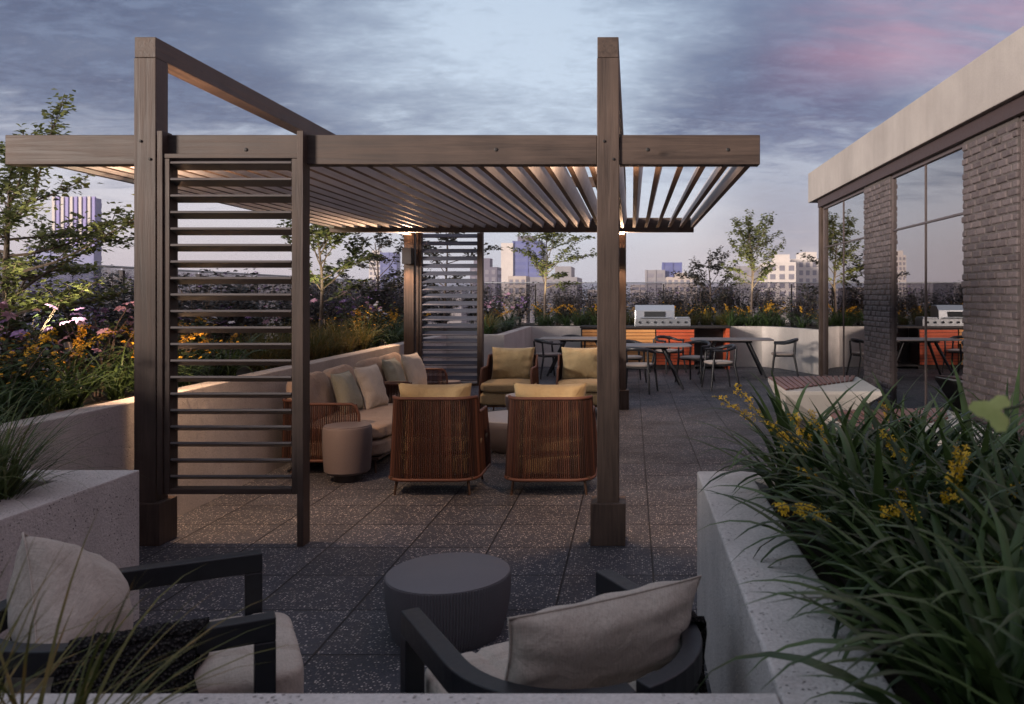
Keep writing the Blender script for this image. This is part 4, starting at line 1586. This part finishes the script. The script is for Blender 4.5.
# right hand planter: strap leaved plants with yellow spikes
rng = random.Random(77)
LBL = 'dense strap-leaved plant with yellow flower spikes in the right-hand planter'
GRP = 'strap-leaved plants in the right-hand planter'
pr = [strap_plant(LBL, GRP, 200 + k, 0.68, 60, 0.038, M['fl_yellow'], 0, 0.52, 0.014, M['leaf_strap'], e0=(40, 88), droop=(40, 125)) for k in range(3)]
LBF = 'strap-leaved plant carrying dense yellow flower spikes in the right-hand planter'
pf = [strap_plant(LBF, 'flowering strap-leaved plants in the right-hand planter', 210 + k, 0.70, 52, 0.040, M['fl_yellow'], (3, 2)[k], 0.56, 0.012, M['leaf_strap'], nfl=48, e0=(40, 88), droop=(40, 125)) for k in range(2)]
spots, fspots = [], []
for j in range(9):
    for i in range(4):
        q = (0.77 + 0.29 * i + rng.uniform(-0.06, 0.06), 1.15 + j * 0.315 + rng.uniform(-0.06, 0.06), RIM - 0.06)
        (fspots if (j, i) in ((8, 0), (7, 0), (6, 0), (8, 2), (5, 1), (3, 1), (2, 2), (4, 3)) else spots).append(q)
sow(pr, spots, rng, 0.8, 1.1)
sow(pf, fspots, rng, 0.8, 1.0)
pn = [strap_plant('tall strap-leaved plant with long yellow spikes rising from the near half of the right-hand planter', 'tall flowering strap plants in the near half of the right-hand planter', 220 + k, 0.66, 34, 0.040, M['fl_yellow'], 2, (0.62, 0.58)[k], 0.013, M['leaf_strap'], nfl=44, spaz=(3.6, 5.2), splean=(50, 85), e0=(40, 88), droop=(40, 125)) for k in range(2)]
for k, (x, y) in enumerate([(0.86, 2.25), (0.74, 2.5), (1.0, 1.8), (1.12, 2.7), (0.70, 1.5)]):
    if k < 2:
        pn[k].location = (x, y, RIM - 0.06)
    else:
        copy_thing(pn[k % 2], (x, y, RIM - 0.06), R(10 * k - 25))

# front planter: thin grass at the bottom edge
pr = [grass_plant('thin olive grass clump in the planter at the bottom edge', 'grass in the front planter', 300 + k, 0.55, 60, 0.0075, M['grass_olive'], e0=(35, 80), droop=(15, 70)) for k in range(2)]
sow(pr, [(-1.08, 1.46, 0.67), (-1.22, 1.40, 0.67), (-1.42, 1.42, 0.67)], rng, 0.9, 1.05)
pr = [grass_plant('short sparse grass tuft in the planter at the bottom edge, below the black chair', 'short tufts in the front planter', 310, 0.24, 16, 0.005, M['grass_olive'], e0=(50, 85), droop=(10, 60))]
sow(pr, [(-0.02, 1.42, 0.67), (0.12, 1.38, 0.67), (-0.16, 1.36, 0.67)], rng, 0.7, 0.9)
# left block planter: green grass
pr = [grass_plant('bushy green grass clump in the low planter at the left', 'grass in the left planter block', 320 + k, 0.68, 240, 0.009, M['grass_green'], e0=(40, 86), droop=(40, 110)) for k in range(2)]
sow(pr, [(-2.70, 3.45, 0.67), (-3.05, 3.6, 0.67), (-2.85, 3.15, 0.67), (-3.2, 3.2, 0.67)], rng, 0.85, 1.05)

# raised bed, left side and far side
def bed_left(x0, x1, y0, y1, step, jit=0.12):
    out = []
    y = y0
    k = 0
    while y < y1:
        out.append((rng.uniform(x0, x1), y + rng.uniform(-jit, jit), SOIL))
        y += step
    return out


def bed_far(x0, x1, y0, y1, step, jit=0.12):
    out = []
    x = x0
    while x < x1:
        out.append((x + rng.uniform(-jit, jit), rng.uniform(y0, y1), SOIL))
        x += step
    return out


shr = [shrub_plant('dark purple-green shrub at the back of the raised bed', 'dark shrubs at the back of the raised bed', 400 + k, 0.86, 0.42, 1300, 0.052, M['leaf_shrub'], M['fl_purple'], (6, 14, 0)[k] or 4, 0.022) for k in range(3)]
sow(shr, bed_left(-5.3, -4.7, 4.5, 20.0, 0.5) + bed_left(-4.6, -4.2, 6.6, 20.0, 0.7) + bed_far(-4.0, 6.8, 19.5, 20.1, 0.42) + bed_far(-1.8, 6.8, 18.95, 19.4, 0.5), rng, 0.85, 1.15)
gold = [shrub_plant('leafy perennial with orange-yellow plumes in the raised bed', 'orange-yellow perennials in the raised bed', 420 + k, 0.50, 0.34, 560, 0.055, M['leaf_green'], M['fl_orange'], 100, 0.015, 'flowering_plant', 'flower') for k in range(2)]
sow(gold, [(-3.85, 4.5, SOIL), (-3.75, 4.95, SOIL), (-4.1, 5.3, SOIL), (-4.3, 4.7, SOIL), (-3.7, 6.4, SOIL), (-4.0, 7.3, SOIL), (-3.9, 11.2, SOIL), (-3.75, 11.9, SOIL), (-3.9, 12.8, SOIL)] + bed_far(-2.0, 7.0, 18.75, 19.1, 0.9), rng, 0.85, 1.15)
pink = [shrub_plant('tall perennial with pink and lilac flower heads in the raised bed', 'pink perennials in the raised bed', 430 + k, 0.66, 0.30, 300, 0.05, M['leaf_green'], (M['fl_pink'], M['fl_purple'])[k], 22, 0.045, 'flowering_plant', 'flower') for k in range(2)]
sow(pink, [(-4.1, 4.9, SOIL), (-4.35, 6.3, SOIL), (-4.2, 7.2, SOIL), (-4.3, 8.4, SOIL), (-4.1, 9.6, SOIL), (-4.1, 5.35, SOIL), (-3.95, 6.0, SOIL), (-4.0, 11.6, SOIL), (-4.2, 12.6, SOIL), (-2.7, 18.7, SOIL), (-2.9, 17.4, SOIL)], rng, 0.9, 1.15)
wht = [shrub_plant('slender perennial with white blossoms in the raised bed', 'white perennials in the raised bed', 440, 0.66, 0.14, 160, 0.05, M['leaf_green'], M['fl_white'], 14, 0.035, 'flowering_plant', 'flower')]
sow(wht, [(-3.95, 12.2, SOIL), (-2.75, 16.4, SOIL), (-3.95, 7.5, SOIL)], rng, 0.95, 1.1)
strp = [strap_plant('strap-leaved lily with orange flowers along the raised bed', 'orange lilies along the raised bed', 450 + k, 0.60, 60, 0.018, M['fl_orange'], 1, 0.64, 0.022, M['leaf_strap'], 'flower', 'lily_plant', 26) for k in range(2)]
sow(strp, bed_left(-3.72, -3.58, 4.35, 7.6, 0.34) + bed_left(-3.75, -3.6, 11.2, 14.2, 0.5) + bed_left(-2.75, -2.6, 14.8, 18.0, 0.5) + bed_far(-2.1, 0.0, 18.4, 18.6, 0.3) + bed_far(2.3, 3.6, 18.35, 18.6, 0.28) + bed_far(-2.0, 3.4, 18.7, 18.9, 0.4) + [(3.75, 17.9, SOIL), (4.1, 17.2, SOIL), (4.2, 16.6, SOIL)], rng, 0.8, 1.1)
olv = [grass_plant('fine olive-gold grass clump along the raised bed', 'olive grasses along the raised bed', 460 + k, 0.52, 170, 0.0075, M['grass_olive'], e0=(45, 88), droop=(30, 110), rad=0.07) for k in range(2)]
sow(olv, bed_left(-3.72, -3.6, 8.0, 11.2, 0.36) + bed_left(-4.0, -3.85, 8.3, 11.2, 0.55) + bed_far(0.1, 2.3, 18.4, 18.65, 0.3) + [(-2.65, 14.9, SOIL), (-2.7, 15.3, SOIL), (-0.15, 18.5, SOIL)], rng, 0.85, 1.1)


# ------------------------------------------------------------------ trees
def tree(name, label, loc, h, spread, seed, nlimb, leaves, size, lmat, clear=0.25, thick=0.035, rise=(5, 45)):
    rng = random.Random(seed)
    t = thing(name, label, 'tree', loc, 0)
    m = MB()
    cs = []
    trunk = []
    for i in range(9):
        q = i / 8
        trunk.append(Vector((0.05 * math.sin(q * 5 + seed) * q * h / 2, 0.05 * math.cos(q * 4 + seed * 2) * q * h / 2, h * 0.96 * q)))
    m.tube(trunk, [thick * (1 - 0.85 * i / 8) + 0.003 for i in range(9)], 7)
    segs = []
    for k in range(nlimb):
        q = clear + (0.97 - clear) * (k + rng.uniform(0, 0.7)) / nlimb
        i = min(7, int(q * 8))
        b = trunk[i].lerp(trunk[i + 1], q * 8 - i)
        az = k * 2.4 + rng.uniform(-0.5, 0.5)
        prof = math.sin(math.pi * (0.18 + 0.74 * (q - clear) / (1 - clear))) ** 0.8
        L = spread * prof * rng.uniform(0.7, 1.2)
        el = R(rng.uniform(*rise))
        pts = [b]
        p = b.copy()
        for s in range(6):
            d = Vector((math.cos(el) * math.cos(az), math.cos(el) * math.sin(az), math.sin(el)))
            p = p + d * L / 6
            pts.append(p.copy())
            az += rng.uniform(-0.28, 0.28)
            el += R(rng.uniform(-12, 11))
        r0 = thick * 0.42 * (1 - 0.6 * q)
        m.tube(pts, [r0 * (1 - 0.85 * s / 6) + 0.0015 for s in range(7)], 5)
        segs.append((pts, 0.35, L))
        for s in range(2, 7):
            for sg in (-1, 1):
                if rng.random() < 0.18:
                    continue
                l2 = L * 0.38 * rng.uniform(0.5, 1.1) * (1.15 - s / 9)
                a2 = az + sg * rng.uniform(0.5, 1.1)
                e2 = el + R(rng.uniform(-25, 30))
                q0 = pts[s]
                d2 = Vector((math.cos(e2) * math.cos(a2), math.cos(e2) * math.sin(a2), math.sin(e2)))
                mid = q0 + d2 * l2 * 0.5 + Vector((0, 0, rng.uniform(-0.02, 0.03)))
                end = mid + (d2 + Vector((rng.uniform(-.3, .3), rng.uniform(-.3, .3), rng.uniform(-.25, .2)))).normalized() * l2 * 0.5
                m.tube([q0, mid, end], [0.004, 0.003, 0.0012], 4)
                segs.append(([q0, mid, end], 0.1, l2))
    tot = sum(x[2] for x in segs)
    for pts, st_, L in segs:
        for _ in range(int(leaves * L / tot * rng.uniform(0.6, 1.4))):
            q = rng.uniform(st_, 1.0) * (len(pts) - 1)
            i = min(len(pts) - 2, int(q))
            c = pts[i].lerp(pts[i + 1], q - i)
            cs.append(c + Vector((rng.gauss(0, 1), rng.gauss(0, 1), rng.gauss(0, 0.55))) * 0.035)
    m.build('trunk', M['bark'], t, smooth=60)
    V, Fc = leaf_quads(rng, cs, size, flat=0.7)
    arr_mesh('crown', V, Fc, lmat, t)
    return t


tree('small_tree', 'leafy young tree at the left edge, its crown crossing the pergola beam', (-4.62, 6.0, SOIL), 1.62, 1.10, 8, 28, 8500, 0.052, M['leaf_tree'], 0.22, 0.04)
tree('small_tree', 'young tree lit from below beside the front slatted screen', (-4.30, 11.2, SOIL), 1.80, 0.95, 12, 16, 2300, 0.085, M['leaf_tree'], 0.36, 0.03, (15, 60))
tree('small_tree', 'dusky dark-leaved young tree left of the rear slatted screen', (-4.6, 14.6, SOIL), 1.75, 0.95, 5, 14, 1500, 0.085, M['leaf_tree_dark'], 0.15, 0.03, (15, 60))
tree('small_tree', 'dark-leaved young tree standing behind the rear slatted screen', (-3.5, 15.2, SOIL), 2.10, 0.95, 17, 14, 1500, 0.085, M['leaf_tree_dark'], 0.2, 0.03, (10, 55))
tree('small_tree', 'young tree with sparse spreading branches between the far towers and mustard chairs', (-2.02, 18.9, SOIL), 2.15, 1.10, 23, 17, 2300, 0.09, M['leaf_tree'], 0.42, 0.034, (15, 55))
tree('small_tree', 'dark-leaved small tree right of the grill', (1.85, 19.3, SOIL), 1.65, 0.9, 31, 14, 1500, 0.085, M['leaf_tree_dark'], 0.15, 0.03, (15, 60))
tree('small_tree', 'upright green tree above the far planter, right of the grill', (2.78, 18.9, SOIL), 2.25, 1.05, 37, 18, 2600, 0.09, M['leaf_tree'], 0.40, 0.034, (20, 60))
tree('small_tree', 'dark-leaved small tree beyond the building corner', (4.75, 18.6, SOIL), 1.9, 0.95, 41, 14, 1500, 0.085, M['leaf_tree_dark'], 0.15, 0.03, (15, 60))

# pale lobed leaf close to the viewer at the right edge
sp_ = thing('maple_seedling', 'pale green lobed leaves of a seedling very close at the right edge', 'plant', (0.672, 1.12, RIM - 0.06), 0)
MB().tube([(0, 0, 0), (0.01, 0.0, 0.3), (-0.01, 0.01, 0.6), (0.0, 0.0, 0.80)], [0.006, 0.005, 0.004, 0.002], 6).build('stem', M['stem'], sp_, smooth=60)


def lobed_leaf(c, az, tilt, s):
    m = MB()
    outline = []
    for k in range(41):
        a = -2.6 + 5.2 * k / 40
        r = s * (0.80 + 0.20 * math.cos(a * 3.6) + 0.04 * math.sin(a * 17)) * (1.0 - 0.13 * abs(a))
        outline.append((r * math.cos(a), r * math.sin(a)))
    mt = Matrix.Translation(c) @ Matrix.Rotation(R(52), 4, 'X') @ Matrix.Rotation(az, 4, 'Z') @ Matrix.Rotation(tilt * 0.4, 4, 'Y')
    vs = [mt @ Vector((0, 0, 0.004))] + [mt @ Vector((x, y, -0.10 * abs(y) - 0.08 * max(0, x))) for x, y in outline]
    m.add(vs, [(0, i, i + 1) for i in range(1, len(outline))])
    m.build('leaf', leafpale, sp_, smooth=180)


leafpale = leaf_mat('pale_leaf', (0.34, 0.42, 0.10), (0.55, 0.62, 0.22), 30, 0.35)
lobed_leaf((-0.165, 0.0, 0.765), R(160), R(15), 0.040)
lobed_leaf((-0.085, 0.02, 0.785), R(200), R(30), 0.036)
lobed_leaf((-0.10, -0.02, 0.745), R(250), R(35), 0.032)
MB().tube([(0, 0, 0.76), (-0.08, 0.0, 0.785), (-0.16, 0.0, 0.768)], 0.0022, 5).build('twig', M['stem'], sp_, smooth=60)


# ------------------------------------------------------------------ garden spotlights in the beds
def garden_light(label, loc, aim, power, size=70):
    g = thing('garden_spotlight', label, 'spotlight', loc)
    MB().tube([(0, 0, 0), (0, 0, 0.38)], 0.008, 6).build('stake', M['dark_metal'], g)
    d = Vector(aim).normalized()
    a = Vector((0, 0, 0.38))
    MB().tube([a - d * 0.03, a + d * 0.05], 0.028, 12).build('lamp_head', M['dark_metal'], g, smooth=60)
    MB().tube([a + d * 0.0505, a + d * 0.052], 0.022, 12).build('lens', M['lamp_glow'], g)
    spot(g, 'beam', tuple(a + d * 0.07), d, power, size, 0.7, (1, 0.83, 0.50), 0.02)
    return g


garden_light('garden spotlight among the flowers lighting the tree at the left edge', (-3.78, 5.45, SOIL), (-0.55, 0.38, 1), 48, 90)
garden_light('garden spotlight in the grass lighting the tree beside the front screen', (-4.0, 10.5, SOIL), (-0.25, 0.55, 1), 90, 75)
garden_light('garden spotlight lighting the lilies left of the rear screen', (-3.85, 11.95, SOIL), (0.05, 0.4, 1), 7, 80)
garden_light('garden spotlight under the sparse tree between the mustard chairs', (-1.9, 18.35, SOIL), (-0.05, 0.42, 1), 110, 75)
garden_light('garden spotlight under the upright tree right of the grill', (2.75, 18.4, SOIL), (0.0, 0.36, 1), 110, 70)


# ------------------------------------------------------------------ city skyline
def city_mat(name, color, rough=0.7):
    return plain_mat(name, color, rough, 0, 0.15, 0.15, 0.0)


CM = {
    'white': city_mat('pale_city_wall', (0.60, 0.55, 0.50)),
    'beige': city_mat('beige_city_wall', (0.46, 0.40, 0.35)),
    'grey': city_mat('grey_city_wall', (0.26, 0.25, 0.26)),
    'dark': city_mat('dark_city_wall', (0.13, 0.12, 0.16)),
    'blue': city_mat('blue_city_glass', (0.10, 0.12, 0.30), 0.5),
    'violet': city_mat('violet_city_panel', (0.17, 0.14, 0.42), 0.5),
    'glass': city_mat('dark_city_window', (0.22, 0.21, 0.24), 0.3),
    'glassblue': city_mat('blue_city_window', (0.12, 0.14, 0.30), 0.5),
}


def tower(label, px0, px1, ytop, dist, wall, win, rows='bands', depth=None, floor=3.6, group=None, roofbox=None, turn=0.0, fins=0):
    x0, x1 = (px0 - 632) / F * dist, (px1 - 632) / F * dist
    top = EYE + (295 - ytop) / F * dist
    w = x1 - x0
    d = depth or w
    t = thing('office_tower' if top > 12 else 'city_building', label, 'building', ((x0 + x1) / 2, dist + d / 2, GROUND), turn, group)
    H = top - GROUND
    MB().box(-w / 2, w / 2, -d / 2, d / 2, 0, H).build('wall', CM[wall], t)
    if rows == 'bands':
        z = H - floor
        k = 0
        while z > max(0, H - 24 * floor) and z + GROUND > -14:
            MB().box(-w / 2 - 0.1, w / 2 + 0.1, -d / 2 - 0.1, d / 2 + 0.1, z, z + floor * 0.52).build('window_band', CM[win], t)
            z -= floor
            k += 1
        npier = max(2, int(w / 7))
        m = MB()
        for i in range(npier + 1):
            xx = -w / 2 + w * i / npier
            MB().box(xx - 0.5, xx + 0.5, -d / 2 - 0.35, -d / 2 + 0.3, max(0, H - 60), H + 0.1).build('pier', CM[wall], t)
    elif rows == 'grid':
        nx = max(3, min(14, int(w / 2.6)))
        floor = 3.2
        z = H - floor
        cnt = 0
        while z + GROUND > -12 and cnt < 90:
            for i in range(nx):
                a = -w / 2 + w * (i + 0.22) / nx
                b = -w / 2 + w * (i + 0.78) / nx
                MB().box(a, b, -d / 2 - 0.12, -d / 2 + 0.2, z, z + floor * 0.6).build('window', CM[win], t)
                cnt += 1
            z -= floor
        nd = max(2, int(d / 5))
        z = H - floor
        sx = -1 if px1 > 632 else 1
        while z + GROUND > -6 and cnt < 99:
            MB().box(sx * w / 2 - 0.12, sx * w / 2 + 0.12, -d / 2 + 1, d / 2 - 1, z, z + floor * 0.55).build('window_band', CM[win], t)
            cnt += 1
            z -= floor
    if fins:
        for i in range(fins + 1):
            xx = -w / 2 + w * i / fins
            MB().box(xx - 0.55, xx + 0.55, -d / 2 - 1.0, -d / 2 - 0.12, max(0, H - 70), H + 0.5).build('fin', CM['violet'] if i % 2 else CM['white'], t)
    if roofbox:
        MB().box(-w * roofbox[0], w * roofbox[1], -d * 0.3, d * 0.3, H + 0.01, H + roofbox[2]).build('roof_plant', CM[wall if len(roofbox) < 4 else roofbox[3]], t)
    return t


tower('tall violet striped tower behind the tree at the left', 55, 95, 198, 330, 'blue', 'glassblue', 'bands', depth=4, fins=9)
tower('broad blue glass block at the foot of the violet striped tower', 28, 93, 247, 322, 'blue', 'glassblue', 'bands', depth=3)
tower('grey flat-roofed block right of the violet tower', 101, 131, 279, 300, 'grey', 'glass', 'grid', depth=5, roofbox=(0.3, 0.2, 2.5))
tower('pale slim tower left of the rear screen', 369, 381, 255, 520, 'white', 'glass', 'grid', roofbox=(0.3, 0.3, 3))
tower('dark blue glass tower beside the pale slim tower', 381, 396, 252.5, 500, 'blue', 'glassblue', 'bands')
tower('dark purple block right of the rear screen', 470, 497, 267, 360, 'dark', 'glass', 'grid', roofbox=(0.4, 0.2, 4))
tower('slab painted pale as the sunlit side of the high tower above the mustard chairs', 501, 513, 243, 420, 'white', 'glass', 'none', depth=20)  # sunlit face of the tower, its brightness put into a paler wall colour
tower('high tower above the mustard chairs, its shaded side painted blue-grey', 513.5, 541, 241, 421, 'blue', 'glassblue', 'bands', depth=24, roofbox=(0.4, 0.2, 3.0, 'dark'))  # same tower's shaded face, the shade put into a blue wall colour
tower('low beige block in front of the high tower', 508, 526, 276, 300, 'beige', 'glass', 'grid', depth=14)
tower('dark grey office block behind the sparse tree', 530, 577, 277, 290, 'grey', 'glass', 'grid', depth=30, roofbox=(-0.0, 0.35, 4.0))
tower('grey and blue stepped tower behind the grill', 646, 664, 270, 400, 'grey', 'glass', 'bands', depth=14)
tower('dark blue glass slab of the stepped tower behind the grill', 663, 681, 262.5, 402, 'blue', 'glassblue', 'bands', depth=16)
tower('beige apartment block right of the stepped tower', 667, 697, 277, 360, 'beige', 'glass', 'grid', depth=18, roofbox=(0.2, 0.2, 2.0))
tower('grey slab tower behind the upright green tree', 738, 762, 266, 330, 'grey', 'glass', 'bands', depth=16)
tower('white apartment block left of the building corner', 768, 796, 262, 300, 'white', 'glass', 'grid', depth=20, roofbox=(0.1, 0.35, 3))
tower('taller white apartment block touching the building corner', 791, 838, 259, 320, 'white', 'glass', 'grid', depth=22, roofbox=(0.2, 0.1, 3))
rng = random.Random(15)
k = 0
for px_ in range(-1500, 1100, 52):
    if 20 < px_ < 90:
        continue
    d_ = rng.uniform(430, 900)
    wpx = rng.uniform(30, 60)
    tower('low distant city block forming the hazy skyline', px_ + rng.uniform(-10, 10), px_ + wpx, rng.uniform(281, 290), d_, rng.choice(['white', 'beige', 'grey', 'grey']), 'glass',
          'bands' if -100 < px_ < 1000 else 'none', depth=40, floor=5.0, group='low blocks on the skyline')


# ------------------------------------------------------------------ evening haze over the city
hm = bpy.data.materials.new('evening_air')
hm.use_nodes = True
H_ = NT(hm.node_tree)
H_.n.clear()
pv = H_.new('ShaderNodeVolumePrincipled')
pv.inputs['Color'].default_value = (0.86, 0.84, 0.92, 1)
pv.inputs['Density'].default_value = 0.00042
pv.inputs['Anisotropy'].default_value = 0.2
ho_ = H_.new('ShaderNodeOutputMaterial')
H_.l.new(pv.outputs[0], ho_.inputs['Volume'])
hz = MB().box(-2500, 2500, -60, 1400, GROUND - 2, 75).build('haze', hm)
hz['kind'] = 'stuff'
